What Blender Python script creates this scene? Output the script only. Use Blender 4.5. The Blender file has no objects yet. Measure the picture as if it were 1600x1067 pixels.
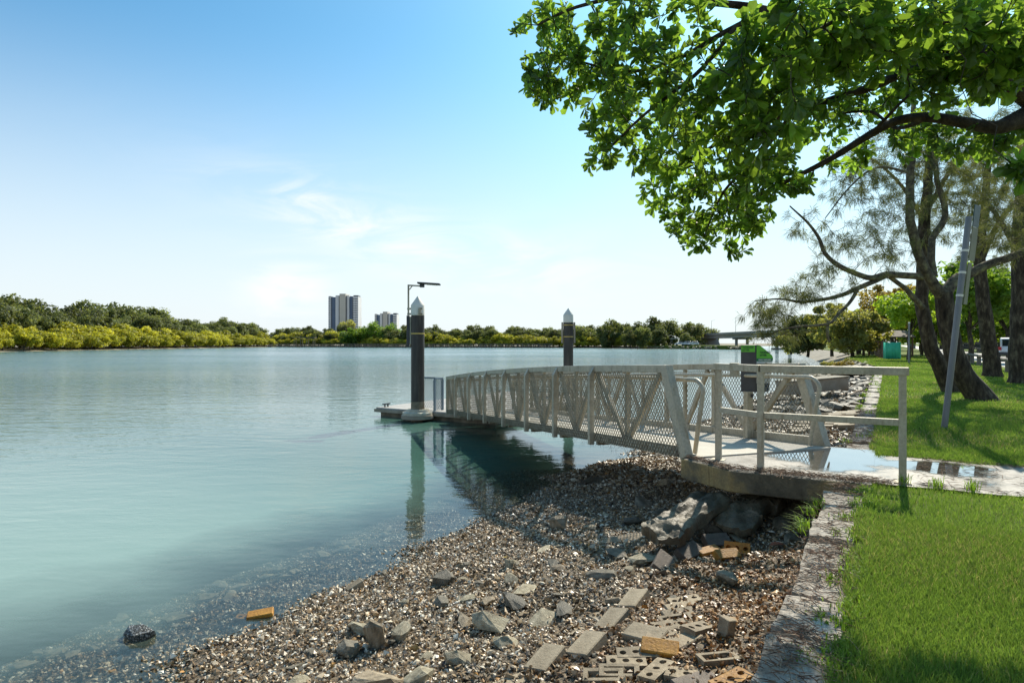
import bpy, bmesh, math, random
import numpy as np
from mathutils import Vector, Matrix, Quaternion, noise as mnoise

# ------------------------------------------------------------------ camera, world, sun
SC = bpy.context.scene
COL = SC.collection
CAM_Z = 1.29
F = 978.0            # focal length in photo pixels (photo 1600 wide)
HY = 536.0           # horizon row in the photo
cam = bpy.data.cameras.new('camera'); cam.lens = 36.0 * F / 1600; cam.sensor_width = 36
cam.clip_start = 0.05; cam.clip_end = 9000; cam.shift_y = 2.5 / 1600
camo = bpy.data.objects.new('camera', cam); COL.objects.link(camo)
camo.location = (0, 0, CAM_Z); camo.rotation_euler = (math.pi / 2, 0, 0)
SC.camera = camo

SUN_EL = math.radians(42.0)
SD = Vector((0.5145, 0.8575, 0)).normalized()          # sun azimuth, along the sea wall
world = bpy.data.worlds.new('World'); SC.world = world; world.use_nodes = True
wn = world.node_tree.nodes; wl = world.node_tree.links
for n_ in list(wn): wn.remove(n_)
wout = wn.new('ShaderNodeOutputWorld'); wbg = wn.new('ShaderNodeBackground')
sky = wn.new('ShaderNodeTexSky'); sky.sky_type = 'NISHITA'; sky.sun_disc = False
sky.sun_elevation = SUN_EL; sky.sun_rotation = math.atan2(SD.x, SD.y)
sky.altitude = 0; sky.air_density = 1.0; sky.dust_density = 1.2; sky.ozone_density = 2.2
tc = wn.new('ShaderNodeTexCoord')
sep = wn.new('ShaderNodeSeparateXYZ'); wl.new(tc.outputs['Generated'], sep.inputs[0])
def wmath(op, a, b=None, clamp=False):
    m = wn.new('ShaderNodeMath'); m.operation = op; m.use_clamp = clamp
    for i, x in enumerate((a, b)):
        if x is None: continue
        if isinstance(x, (int, float)): m.inputs[i].default_value = x
        else: wl.new(x, m.inputs[i])
    return m.outputs[0]
zc = wmath('ADD', wmath('MAXIMUM', sep.outputs['Z'], 0.0), 0.10)
cx = wmath('DIVIDE', sep.outputs['X'], zc); cy = wmath('DIVIDE', sep.outputs['Y'], zc)
cmb = wn.new('ShaderNodeCombineXYZ'); wl.new(cx, cmb.inputs[0]); wl.new(cy, cmb.inputs[1])
cn = wn.new('ShaderNodeTexNoise'); cn.inputs['Scale'].default_value = 0.62; cn.inputs['Detail'].default_value = 9
cn.inputs['Roughness'].default_value = 0.55; cn.inputs['Distortion'].default_value = 0.7
mp = wn.new('ShaderNodeMapping'); mp.inputs['Scale'].default_value = (1.0, 0.55, 1); mp.inputs['Location'].default_value = (3.1, 0.6, 0)
mp.inputs['Rotation'].default_value = (0, 0, 0.5)
wl.new(cmb.outputs[0], mp.inputs[0]); wl.new(mp.outputs[0], cn.inputs['Vector'])
cr = wn.new('ShaderNodeMapRange'); cr.inputs['From Min'].default_value = 0.52; cr.inputs['From Max'].default_value = 0.82
cr.inputs['To Max'].default_value = 0.75; cr.interpolation_type = 'SMOOTHSTEP'
wl.new(cn.outputs['Fac'], cr.inputs['Value'])
# thin pale veil that thickens towards the horizon all the way round
veil = wn.new('ShaderNodeMapRange'); veil.inputs['From Min'].default_value = 0.46; veil.inputs['From Max'].default_value = 0.0
veil.inputs['To Max'].default_value = 0.90; veil.interpolation_type = 'SMOOTHSTEP'
wl.new(sep.outputs['Z'], veil.inputs['Value'])
# broad thin wisps low over the far bank
yy = wmath('MAXIMUM', sep.outputs['Y'], 0.03)
qx = wmath('DIVIDE', sep.outputs['X'], yy); qz = wmath('DIVIDE', sep.outputs['Z'], yy)
def gauss(x0, z0, ax, az, tilt):
    dx = wmath('SUBTRACT', qx, x0); dz = wmath('ADD', wmath('SUBTRACT', qz, z0), wmath('MULTIPLY', dx, tilt))
    e = wmath('ADD', wmath('POWER', wmath('ABSOLUTE', wmath('DIVIDE', dx, ax)), 2.0), wmath('POWER', wmath('ABSOLUTE', wmath('DIVIDE', dz, az)), 2.0))
    return wmath('DIVIDE', 1.0, wmath('ADD', 1.0, wmath('MULTIPLY', e, e)))
c2 = wn.new('ShaderNodeCombineXYZ'); wl.new(qx, c2.inputs[0]); wl.new(qz, c2.inputs[1])
m2 = wn.new('ShaderNodeMapping'); m2.inputs['Rotation'].default_value = (0, 0, 0.45); m2.inputs['Scale'].default_value = (5, 17, 1); wl.new(c2.outputs[0], m2.inputs[0])
n2 = wn.new('ShaderNodeTexNoise'); n2.inputs['Scale'].default_value = 1.0; n2.inputs['Detail'].default_value = 9; n2.inputs['Roughness'].default_value = .58; n2.inputs['Distortion'].default_value = .9; wl.new(m2.outputs[0], n2.inputs['Vector'])
ws = wn.new('ShaderNodeMapRange'); ws.interpolation_type = 'SMOOTHSTEP'; ws.inputs['From Min'].default_value = .36; ws.inputs['From Max'].default_value = .66; wl.new(n2.outputs['Fac'], ws.inputs['Value'])
gm = wmath('MAXIMUM', wmath('MAXIMUM', gauss(-.24, .19, .17, .045, .30), gauss(-.36, .085, .06, .045, 0.0)), wmath('MULTIPLY', gauss(-.05, .13, .22, .05, .12), .7))
wisp = wmath('MULTIPLY', wmath('MULTIPLY', gm, ws.outputs[0]), .85)
cover = wmath('MAXIMUM', veil.outputs[0], wmath('MAXIMUM', wmath('MULTIPLY', cr.outputs[0], .5), 0.0))
mix = wn.new('ShaderNodeMix'); mix.data_type = 'RGBA'
tint = wn.new('ShaderNodeMix'); tint.data_type = 'RGBA'; tint.blend_type = 'MULTIPLY'; tint.inputs['Factor'].default_value = 1
wl.new(sky.outputs[0], tint.inputs['A']); tint.inputs['B'].default_value = (0.36, 0.665, 0.72, 1)
wl.new(cover, mix.inputs['Factor']); wl.new(tint.outputs['Result'], mix.inputs['A'])
mix.inputs['B'].default_value = (4.0, 4.2, 4.36, 1)
mixw = wn.new('ShaderNodeMix'); mixw.data_type = 'RGBA'; wl.new(wisp, mixw.inputs['Factor']); wl.new(mix.outputs['Result'], mixw.inputs['A']); mixw.inputs['B'].default_value = (4.55, 4.62, 4.7, 1)
wl.new(mixw.outputs['Result'], wbg.inputs['Color']); wbg.inputs['Strength'].default_value = 0.129
wl.new(wbg.outputs[0], wout.inputs[0])

sun = bpy.data.lights.new('sun', 'SUN'); sun.energy = 3.35; sun.angle = math.radians(0.6); sun.color = (1.0, 0.91, 0.76)
suno = bpy.data.objects.new('sun', sun); COL.objects.link(suno)
sv = Vector((SD.x * math.cos(SUN_EL), SD.y * math.cos(SUN_EL), math.sin(SUN_EL)))
suno.rotation_euler = sv.to_track_quat('Z', 'Y').to_euler(); suno.location = (20, 30, 40)
SC.view_settings.view_transform = 'Standard'; SC.view_settings.look = 'None'
SC.view_settings.exposure = 0.86; SC.view_settings.gamma = 1.0; SC.view_settings.use_curve_mapping = False
SC.render.engine = 'CYCLES'
SC.cycles.use_denoising = True; SC.cycles.max_bounces = 8; SC.cycles.transparent_max_bounces = 12
SC.cycles.transmission_bounces = 6; SC.cycles.caustics_reflective = False; SC.cycles.caustics_refractive = False
SC.cycles.sample_clamp_indirect = 6.0

# ------------------------------------------------------------------ frames and helpers
RNG = np.random.default_rng(7); random.seed(7)
DX, DY = 0.5145, 0.8575        # along the wall (u)
NX, NY = -0.8575, 0.5145       # from the wall to the river (v)
def W(u, v, z=0.0): return Vector((-0.2 + u * DX + v * NX, u * DY + v * NY, z))
def UV(x, y):
    x = x + 0.2
    return x * DX + y * DY, x * NX + y * NY
def P(px, py, D): return Vector(((px - 800) / F * D, D, CAM_Z - (py - HY) / F * D))
WATER = -1.10
US = [-50, 2, 6, 9.6, 10.5, 11.4, 12.7, 14.5, 60, 77, 129, 230, 300, 500]
VS = [4.2, 4.27, 4.4, 4.5, 5.0, 4.8, 4.25, 4.5, 4.6, 5.7, 13, 29, 40, 70]
def vs(u): return np.interp(u, US, VS)
def hbeach(u, v):
    t = v - vs(u) + 4.55
    z = np.interp(t, [0, .3, 1.0, 2.5, 4.55, 6.3, 9, 14], [-.42, -.45, -.55, -.78, -1.10, -1.34, -2.6, -4.2])
    z = z + 0.03 * np.sin(u * 1.7 + 1) * np.sin(v * 2.1) + 0.015 * np.sin(u * 4.3 + v * 3.1)
    return z
def hit(px, py):
    """where the line of sight through a photo pixel meets the beach"""
    lo, hi = 1.0, 60.0
    prev = 1.0
    for D in np.arange(1.5, 60, 0.02):
        p = P(px, py, D); u, v = UV(p.x, p.y)
        if p.z <= hbeach(u, v): return Vector((p.x, p.y, float(hbeach(u, v))))
    return P(px, py, 60)

def tag(o, label=None, cat=None, group=None, kind=None):
    if label: o['label'] = label
    if cat: o['category'] = cat
    if group: o['group'] = group
    if kind: o['kind'] = kind
    return o
def thing(name, loc, label, cat, group=None, rz=0.0):
    o = bpy.data.objects.new(name, None); COL.objects.link(o); o.empty_display_size = 0.2
    o.location = loc; o.rotation_euler = (0, 0, rz)
    return tag(o, label, cat, group)
def link(name, me, parent=None, loc=None):
    o = bpy.data.objects.new(name, me); COL.objects.link(o)
    if parent is not None: o.parent = parent
    if loc is not None: o.location = loc
    return o
def copy_tree(o, parent=None):
    c = o.copy(); COL.objects.link(c)
    if parent is not None: c.parent = parent
    for ch in o.children: copy_tree(ch, c)
    return c
def np_mesh(name, V, Fa, mats, col=None, mi=None, smooth=False):
    """V (n,3); Fa (m,k) same-size faces or list of such arrays"""
    if not isinstance(Fa, list): Fa = [Fa]
    Fa = [np.asarray(f, dtype=np.int32) for f in Fa if len(f)]
    me = bpy.data.meshes.new(name)
    V = np.asarray(V, dtype=np.float32)
    me.vertices.add(len(V)); me.vertices.foreach_set('co', V.ravel())
    lv = np.concatenate([f.ravel() for f in Fa]); tot = np.concatenate([np.full(len(f), f.shape[1]) for f in Fa])
    st = np.concatenate([[0], np.cumsum(tot)[:-1]])
    me.loops.add(len(lv)); me.loops.foreach_set('vertex_index', lv.astype(np.int32))
    me.polygons.add(len(tot)); me.polygons.foreach_set('loop_start', st.astype(np.int32))
    me.polygons.foreach_set('loop_total', tot.astype(np.int32))
    if not isinstance(mats, (list, tuple)): mats = [mats]
    for m in mats: me.materials.append(m)
    if mi is not None: me.polygons.foreach_set('material_index', np.asarray(mi, dtype=np.int32))
    me.polygons.foreach_set('use_smooth', np.full(len(tot), smooth))
    if col is not None:
        a = me.color_attributes.new('col', 'FLOAT_COLOR', 'POINT')
        c4 = np.ones((len(V), 4), dtype=np.float32); c4[:, :3] = col
        a.data.foreach_set('color', c4.ravel())
    me.update(calc_edges=True); me.validate()
    return me

class MB:
    def __init__(s): s.v = []; s.f = []
    def add(s, vs_, fs):
        b = len(s.v); s.v += [Vector(x) for x in vs_]; s.f += [tuple(i + b for i in f) for f in fs]; return s
    def box(s, c, size, R=None):
        hx, hy, hz = size[0] / 2, size[1] / 2, size[2] / 2; c = Vector(c)
        vv = [Vector((x, y, z)) for z in (-hz, hz) for y in (-hy, hy) for x in (-hx, hx)]
        if R is not None: vv = [R @ q for q in vv]
        return s.add([c + q for q in vv], [(0, 2, 3, 1), (4, 5, 7, 6), (0, 1, 5, 4), (2, 6, 7, 3), (0, 4, 6, 2), (1, 3, 7, 5)])
    def beam(s, a, b, w, h, up=(0, 0, 1)):
        """rectangular bar from a to b: w sideways, h along up"""
        a = Vector(a); b = Vector(b); d = (b - a).normalized(); up = Vector(up)
        sd = d.cross(up).normalized(); uu = sd.cross(d).normalized()
        vv = [p + sd * x * w / 2 + uu * y * h / 2 for p in (a, b) for (x, y) in ((-1, -1), (1, -1), (1, 1), (-1, 1))]
        return s.add(vv, [(3, 2, 1, 0), (4, 5, 6, 7), (0, 1, 5, 4), (1, 2, 6, 5), (2, 3, 7, 6), (3, 0, 4, 7)])
    def prism(s, poly, z0, z1):
        n = len(poly)
        vv = [Vector((p[0], p[1], z0)) for p in poly] + [Vector((p[0], p[1], z1)) for p in poly]
        return s.add(vv, [tuple(range(n - 1, -1, -1)), tuple(range(n, 2 * n))] + [(i, (i + 1) % n, n + (i + 1) % n, n + i) for i in range(n)])
    def tube(s, pts, rad, n=8, cap=True):
        pts = [Vector(p) for p in pts]
        if isinstance(rad, (int, float)): rad = [rad] * len(pts)
        t = (pts[1] - pts[0]).normalized()
        ref = Vector((0, 0, 1)) if abs(t.z) < .9 else Vector((1, 0, 0))
        x = t.cross(ref).normalized(); vv = []
        for i, p in enumerate(pts):
            a = pts[max(0, i - 1)]; b = pts[min(len(pts) - 1, i + 1)]
            t2 = (b - a)
            t2 = t2.normalized() if t2.length > 1e-9 else t
            x = (x - t2 * x.dot(t2))
            x = x.normalized() if x.length > 1e-6 else t2.orthogonal().normalized()
            y = t2.cross(x); t = t2
            for k in range(n):
                an = 2 * math.pi * k / n
                vv.append(p + (x * math.cos(an) + y * math.sin(an)) * rad[i])
        ff = []
        for i in range(len(pts) - 1):
            for k in range(n):
                ff.append((i * n + k, i * n + (k + 1) % n, (i + 1) * n + (k + 1) % n, (i + 1) * n + k))
        if cap:
            ff.append(tuple(range(n - 1, -1, -1))); ff.append(tuple((len(pts) - 1) * n + k for k in range(n)))
        return s.add(vv, ff)
    def lathe(s, c, prof, n=24):
        c = Vector(c); vv = []
        for (r, z) in prof:
            for k in range(n):
                an = 2 * math.pi * k / n; vv.append(c + Vector((r * math.cos(an), r * math.sin(an), z)))
        ff = [(i * n + k, i * n + (k + 1) % n, (i + 1) * n + (k + 1) % n, (i + 1) * n + k) for i in range(len(prof) - 1) for k in range(n)]
        ff += [tuple(range(n - 1, -1, -1)), tuple((len(prof) - 1) * n + k for k in range(n))]
        return s.add(vv, ff)
    def build(s, name, mat, parent=None, bevel=0.0, smooth=False, loc=None):
        off = Vector((0, 0, 0))
        if parent is not None:
            q = parent
            while q is not None: off += Vector(q.location); q = q.parent
        elif loc is not None: off = Vector(loc)
        me = bpy.data.meshes.new(name); me.from_pydata([tuple(p - off) for p in s.v], [], s.f)
        for m in (mat if isinstance(mat, (list, tuple)) else [mat]): me.materials.append(m)
        if smooth:
            me.polygons.foreach_set('use_smooth', [True] * len(me.polygons))
        me.validate(); me.update()
        if smooth: me.set_sharp_from_angle(angle=math.radians(40))
        o = link(name, me, parent, loc if parent is None else None)
        if bevel:
            b = o.modifiers.new('bevel', 'BEVEL'); b.width = bevel; b.segments = 2; b.limit_method = 'ANGLE'
        return o

# ------------------------------------------------------------------ materials
def newmat(name):
    m = bpy.data.materials.new(name); m.use_nodes = True
    nt = m.node_tree; b = nt.nodes.get('Principled BSDF')
    return m, nt, b
def nnode(nt, typ, **kw):
    n_ = nt.nodes.new(typ)
    for k, v in kw.items():
        if k in n_.inputs: n_.inputs[k].default_value = v
        else: setattr(n_, k, v)
    return n_
def ramp(nt, fac, stops):
    r = nt.nodes.new('ShaderNodeValToRGB'); e = r.color_ramp.elements
    while len(e) < len(stops): e.new(0.5)
    for i, (p, c) in enumerate(stops): e[i].position = p; e[i].color = (*c, 1)
    nt.links.new(fac, r.inputs[0]); return r.outputs[0]
def surf(name, stops, scale=4.0, detail=6, rough=(0.6, 0.9), bump=0.2, bscale=None, metal=0.0, coord='Object', objvar=0.0, stretch=None, spec=0.5, dist=0.02, att=False, fine=None, streak=0.0):
    """noise-coloured surface with relief; objvar varies brightness from object to object"""
    m, nt, b = newmat(name); L = nt.links
    t = nt.nodes.new('ShaderNodeTexCoord'); vec = t.outputs['Object' if coord == 'World' else coord]
    if coord == 'World':
        g = nt.nodes.new('ShaderNodeNewGeometry'); vec = g.outputs['Position']
    if stretch:
        mpn = nnode(nt, 'ShaderNodeMapping'); mpn.inputs['Scale'].default_value = stretch
        L.new(vec, mpn.inputs[0]); vec = mpn.outputs[0]
    nz = nnode(nt, 'ShaderNodeTexNoise', Scale=scale, Detail=detail, Roughness=0.62); L.new(vec, nz.inputs['Vector'])
    c = ramp(nt, nz.outputs['Fac'], stops)
    if fine:
        n3 = nnode(nt, 'ShaderNodeTexNoise', Scale=fine[0], Detail=3, Roughness=0.7); L.new(vec, n3.inputs['Vector'])
        mr = nnode(nt, 'ShaderNodeMapRange'); mr.inputs['From Min'].default_value = .3; mr.inputs['From Max'].default_value = .7
        mr.inputs['To Min'].default_value = 1 - fine[1]; mr.inputs['To Max'].default_value = 1 + fine[1]; L.new(n3.outputs['Fac'], mr.inputs['Value'])
        mm = nnode(nt, 'ShaderNodeMix', data_type='RGBA', blend_type='MULTIPLY'); mm.inputs['Factor'].default_value = 1
        L.new(c, mm.inputs['A']); L.new(mr.outputs[0], mm.inputs['B']); c = mm.outputs['Result']
    if streak:
        ms_ = nnode(nt, 'ShaderNodeMapping'); ms_.inputs['Scale'].default_value = (9, 9, .9); L.new(vec, ms_.inputs[0])
        n4 = nnode(nt, 'ShaderNodeTexNoise', Scale=1.4, Detail=6, Roughness=.65); L.new(ms_.outputs[0], n4.inputs['Vector'])
        r4 = nnode(nt, 'ShaderNodeMapRange'); r4.inputs['From Min'].default_value = .54; r4.inputs['From Max'].default_value = .74; r4.inputs['To Max'].default_value = streak; L.new(n4.outputs['Fac'], r4.inputs['Value'])
        mm = nnode(nt, 'ShaderNodeMix', data_type='RGBA', blend_type='MULTIPLY'); L.new(r4.outputs[0], mm.inputs['Factor']); L.new(c, mm.inputs['A']); mm.inputs['B'].default_value = (.42, .30, .16, 1); c = mm.outputs['Result']
    if objvar:
        oi = nt.nodes.new('ShaderNodeObjectInfo')
        mr = nnode(nt, 'ShaderNodeMapRange'); mr.inputs['To Min'].default_value = 1 - objvar; mr.inputs['To Max'].default_value = 1 + objvar
        L.new(oi.outputs['Random'], mr.inputs['Value'])
        mm = nnode(nt, 'ShaderNodeMix', data_type='RGBA', blend_type='MULTIPLY'); mm.inputs['Factor'].default_value = 1
        L.new(c, mm.inputs['A']); L.new(mr.outputs[0], mm.inputs['B']); c = mm.outputs['Result']
    if att:
        a = nnode(nt, 'ShaderNodeAttribute', attribute_name='col')
        mm = nnode(nt, 'ShaderNodeMix', data_type='RGBA', blend_type='MULTIPLY'); mm.inputs['Factor'].default_value = 1
        L.new(c, mm.inputs['A']); L.new(a.outputs['Color'], mm.inputs['B']); c = mm.outputs['Result']
    L.new(c, b.inputs['Base Color'])
    mr = nnode(nt, 'ShaderNodeMapRange'); mr.inputs['To Min'].default_value = rough[0]; mr.inputs['To Max'].default_value = rough[1]
    n2 = nnode(nt, 'ShaderNodeTexNoise', Scale=(bscale or scale * 4), Detail=6, Roughness=0.6); L.new(vec, n2.inputs['Vector'])
    L.new(n2.outputs['Fac'], mr.inputs['Value']); L.new(mr.outputs[0], b.inputs['Roughness'])
    b.inputs['Metallic'].default_value = metal; b.inputs['Specular IOR Level'].default_value = spec
    if bump:
        bp = nnode(nt, 'ShaderNodeBump', Strength=bump, Distance=dist); L.new(n2.outputs['Fac'], bp.inputs['Height']); L.new(bp.outputs[0], b.inputs['Normal'])
    return m
def leafmat(name, c1, c2, trans, tf=0.45, rough=0.45, objvar=0.25, spec=0.4):
    """two-sided leaf: col attribute picks between c1 and c2; light passes through in the trans colour"""
    m, nt, b = newmat(name); L = nt.links
    a = nnode(nt, 'ShaderNodeAttribute', attribute_name='col')
    mx = nnode(nt, 'ShaderNodeMix', data_type='RGBA'); mx.inputs['A'].default_value = (*c1, 1); mx.inputs['B'].default_value = (*c2, 1)
    L.new(a.outputs['Fac'], mx.inputs['Factor'])
    c = mx.outputs['Result']
    mt = nnode(nt, 'ShaderNodeMix', data_type='RGBA', blend_type='MULTIPLY'); mt.inputs['Factor'].default_value = 1
    oi = nt.nodes.new('ShaderNodeObjectInfo')
    mr = nnode(nt, 'ShaderNodeMapRange'); mr.inputs['To Min'].default_value = 1 - objvar; mr.inputs['To Max'].default_value = 1 + objvar
    L.new(oi.outputs['Random'], mr.inputs['Value']); L.new(c, mt.inputs['A']); L.new(mr.outputs[0], mt.inputs['B'])
    L.new(mt.outputs['Result'], b.inputs['Base Color'])
    b.inputs['Roughness'].default_value = rough; b.inputs['Specular IOR Level'].default_value = spec
    tr = nt.nodes.new('ShaderNodeBsdfTranslucent')
    m2 = nnode(nt, 'ShaderNodeMix', data_type='RGBA', blend_type='MULTIPLY'); m2.inputs['Factor'].default_value = 1
    m2.inputs['A'].default_value = (*trans, 1); L.new(mr.outputs[0], m2.inputs['B'])
    m3 = nnode(nt, 'ShaderNodeMix', data_type='RGBA', blend_type='MULTIPLY'); m3.inputs['Factor'].default_value = 1
    mr3 = nnode(nt, 'ShaderNodeMapRange'); mr3.inputs['To Min'].default_value = 0.55; mr3.inputs['To Max'].default_value = 1.35
    L.new(a.outputs['Fac'], mr3.inputs['Value']); L.new(m2.outputs['Result'], m3.inputs['A']); L.new(mr3.outputs[0], m3.inputs['B'])
    L.new(m3.outputs['Result'], tr.inputs['Color'])
    ms = nnode(nt, 'ShaderNodeMixShader'); ms.inputs[0].default_value = tf
    L.new(b.outputs[0], ms.inputs[1]); L.new(tr.outputs[0], ms.inputs[2])
    L.new(ms.outputs[0], nt.nodes['Material Output'].inputs['Surface'])
    return m
def attmat(name, rough=0.6, spec=0.5):
    m, nt, b = newmat(name)
    a = nnode(nt, 'ShaderNodeAttribute', attribute_name='col'); nt.links.new(a.outputs['Color'], b.inputs['Base Color'])
    b.inputs['Roughness'].default_value = rough; b.inputs['Specular IOR Level'].default_value = spec
    return m
M = {}
M['alu'] = surf('weathered_aluminium', [(.3, (.32, .275, .20)), (.5, (.47, .415, .31)), (.68, (.43, .365, .25)), (.82, (.27, .2, .11))], 2.2, rough=(.38, .6), bump=.08, metal=.1, coord='World', fine=(34, .2), streak=.75)
M['alu_dark'] = surf('dull_aluminium', [(.3, (.32, .28, .2)), (.6, (.45, .40, .3)), (.8, (.24, .19, .10))], 3.0, rough=(.45, .7), bump=.1, metal=.15, coord='World', fine=(40, .15), streak=.9)
M['mesh'] = surf('mesh_metal', [(.3, (.20, .175, .125)), (.7, (.33, .30, .22))], 5, rough=(.4, .6), bump=0, metal=.2, coord='World')
M['deck'] = surf('deck_grp', [(.3, (.40, .36, .29)), (.7, (.52, .48, .40))], 3, rough=(.6, .85), bump=.15, bscale=120, coord='World', fine=(60, .12))
M['concrete'] = surf('stained_concrete', [(.28, (.04, .032, .018)), (.45, (.12, .10, .06)), (.6, (.30, .215, .085)), (.78, (.30, .28, .2))], 1.9, rough=(.5, .9), bump=.35, bscale=30, coord='World', fine=(45, .25), streak=.9)
M['blockstone'] = surf('pale_block_concrete', [(.28, (.11, .085, .06)), (.42, (.28, .24, .19)), (.58, (.40, .36, .30)), (.76, (.52, .48, .41))], 5, rough=(.55, .9), bump=.6, bscale=38, objvar=.22, fine=(70, .3), dist=.03)
M['rock'] = surf('grey_rock', [(.25, (.12, .095, .055)), (.5, (.33, .28, .18)), (.78, (.55, .48, .34))], 6, rough=(.5, .9), bump=.6, bscale=30, objvar=.3, fine=(60, .25))
M['darkrock'] = surf('dark_basalt', [(.25, (.05, .042, .026)), (.55, (.15, .125, .082)), (.8, (.32, .28, .2))], 5, rough=(.4, .8), bump=.5, bscale=26, objvar=.4, fine=(50, .25))
M['brownrock'] = surf('brown_rock', [(.25, (.08, .06, .035)), (.5, (.26, .2, .125)), (.8, (.42, .35, .25))], 6, rough=(.5, .9), bump=.6, bscale=30, objvar=.25, fine=(60, .25))
M['barnacle'] = surf('barnacled_rock', [(.4, (.02, .022, .02)), (.52, (.08, .085, .08)), (.6, (.6, .6, .57))], 26, rough=(.4, .8), bump=1.0, bscale=30, fine=(60, .2))
M['slab'] = surf('broken_concrete', [(.25, (.02, .016, .010)), (.45, (.085, .066, .038)), (.6, (.18, .145, .09)), (.78, (.29, .25, .17))], 2.6, rough=(.35, .8), bump=.6, bscale=24, coord='World', fine=(60, .3))
M['brick'] = surf('tan_brick', [(.28, (.12, .09, .05)), (.42, (.26, .2, .125)), (.7, (.40, .32, .21))], 9, rough=(.6, .9), bump=.3, bscale=60, objvar=.22, fine=(90, .2))
M['paver'] = surf('sand_paver', [(.28, (.15, .115, .07)), (.42, (.29, .23, .15)), (.7, (.40, .325, .22))], 9, rough=(.65, .9), bump=.3, bscale=70, objvar=.15, fine=(110, .22))
M['orange'] = surf('orange_brick', [(.3, (.26, .11, .015)), (.7, (.55, .27, .035))], 7, rough=(.5, .8), bump=.3, bscale=50, objvar=.15, fine=(60, .25))
M['darkbrick'] = surf('brown_brick', [(.3, (.07, .05, .035)), (.7, (.17, .125, .09))], 9, rough=(.5, .85), bump=.3, bscale=60, objvar=.2, fine=(60, .2))
M['shell'] = attmat('shells_and_pebbles', .42, .5)
M['beach'] = surf('beach_gravel', [(.3, (.05, .036, .02)), (.5, (.15, .11, .065)), (.7, (.28, .21, .13))], 30, rough=(.5, .9), bump=1, bscale=60, coord='World', fine=(120, .4))
M['bank'] = surf('bank_sand', [(.3, (.09, .075, .045)), (.5, (.19, .16, .11)), (.7, (.30, .26, .19))], .5, rough=(.7, .95), bump=.4, bscale=4, coord='World', fine=(8, .3))
M['lawn'] = surf('lawn_soil', [(.3, (.08, .115, .02)), (.55, (.14, .18, .035)), (.75, (.22, .21, .06))], .35, rough=(.8, 1), bump=.3, bscale=40, coord='World', fine=(25, .3), spec=.1)
M['farland'] = surf('far_bank_ground', [(.3, (.10, .09, .05)), (.5, (.30, .26, .19)), (.7, (.42, .38, .3))], .05, rough=(.8, 1), bump=.2, bscale=1, coord='World', spec=.1)
def wet_concrete(name):
    m, nt, b = newmat(name); L = nt.links; g = nt.nodes.new('ShaderNodeNewGeometry'); pos = g.outputs['Position']
    def noise(sc, det=6): t = nnode(nt, 'ShaderNodeTexNoise', Scale=sc, Detail=det, Roughness=.6); L.new(pos, t.inputs['Vector']); return t.outputs['Fac']
    def mr(x, a, c, lo=0.0, hi=1.0, smooth=True):
        q = nnode(nt, 'ShaderNodeMapRange'); q.interpolation_type = 'SMOOTHSTEP' if smooth else 'LINEAR'
        for k_, v_ in (('From Min', a), ('From Max', c), ('To Min', lo), ('To Max', hi)): q.inputs[k_].default_value = v_
        L.new(x, q.inputs['Value']); return q.outputs[0]
    def mt(op, a, c):
        q = nnode(nt, 'ShaderNodeMath', operation=op)
        for i_, x in enumerate((a, c)):
            if isinstance(x, (int, float)): q.inputs[i_].default_value = x
            else: L.new(x, q.inputs[i_])
        return q.outputs[0]
    # water lies in low places: a dip at the head of the gangway and shallow ones along the path
    lows = None
    for (u_, v_, r_, k_) in ((7.95, .35, 1.25, .34), (7.9, -.55, .85, .30), (7.75, -1.9, .8, .22), (7.5, -3.0, .9, .20)):
        d = nnode(nt, 'ShaderNodeVectorMath', operation='DISTANCE'); L.new(pos, d.inputs[0]); d.inputs[1].default_value = tuple(W(u_, v_, 0))
        q = mr(d.outputs['Value'], r_, 0.0, 0.0, k_); lows = q if lows is None else mt('MAXIMUM', lows, q)
    level = mt('ADD', mt('MULTIPLY', noise(1.7, 7), .75), lows)
    wet = mr(level, .46, .58); damp = mr(level, .26, .50)
    c = ramp(nt, noise(2.2), [(.3, (.085, .072, .055)), (.5, (.185, .165, .135)), (.72, (.275, .255, .22))])
    f1 = mr(noise(60, 3), .3, .7, .75, 1.2, False)
    mm = nnode(nt, 'ShaderNodeMix', data_type='RGBA', blend_type='MULTIPLY'); mm.inputs['Factor'].default_value = 1; L.new(c, mm.inputs['A']); L.new(f1, mm.inputs['B'])
    m2 = nnode(nt, 'ShaderNodeMix', data_type='RGBA', blend_type='MULTIPLY'); L.new(damp, m2.inputs['Factor']); L.new(mm.outputs['Result'], m2.inputs['A']); m2.inputs['B'].default_value = (.62, .58, .54, 1)
    L.new(m2.outputs['Result'], b.inputs['Base Color'])
    r = mt('ADD', mr(wet, 0, 1, .0, -.30, False), mr(damp, 0, 1, .72, .32, False)); L.new(r, b.inputs['Roughness'])
    bp = nnode(nt, 'ShaderNodeBump', Distance=.006); L.new(mr(wet, 0, 1, .6, .0, False), bp.inputs['Strength']); L.new(noise(40, 6), bp.inputs['Height']); L.new(bp.outputs[0], b.inputs['Normal'])
    cw = mt('MULTIPLY', wet, .9); L.new(cw, b.inputs['Coat Weight']); b.inputs['Coat Roughness'].default_value = .015; b.inputs['Coat IOR'].default_value = 1.5
    return m
M['path'] = wet_concrete('wet_path')
M['road'] = surf('pale_road', [(.3, (.26, .25, .24)), (.7, (.36, .35, .33))], .8, rough=(.3, .6), bump=.1, coord='World', fine=(20, .1))
M['black'] = surf('black_sleeve', [(.3, (.008, .007, .005)), (.5, (.022, .018, .014)), (.66, (.06, .05, .038)), (.8, (.12, .10, .08))], 1.6, rough=(.35, .6), bump=.1, coord='World', stretch=(3, 3, .5), fine=(20, .3))
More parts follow.
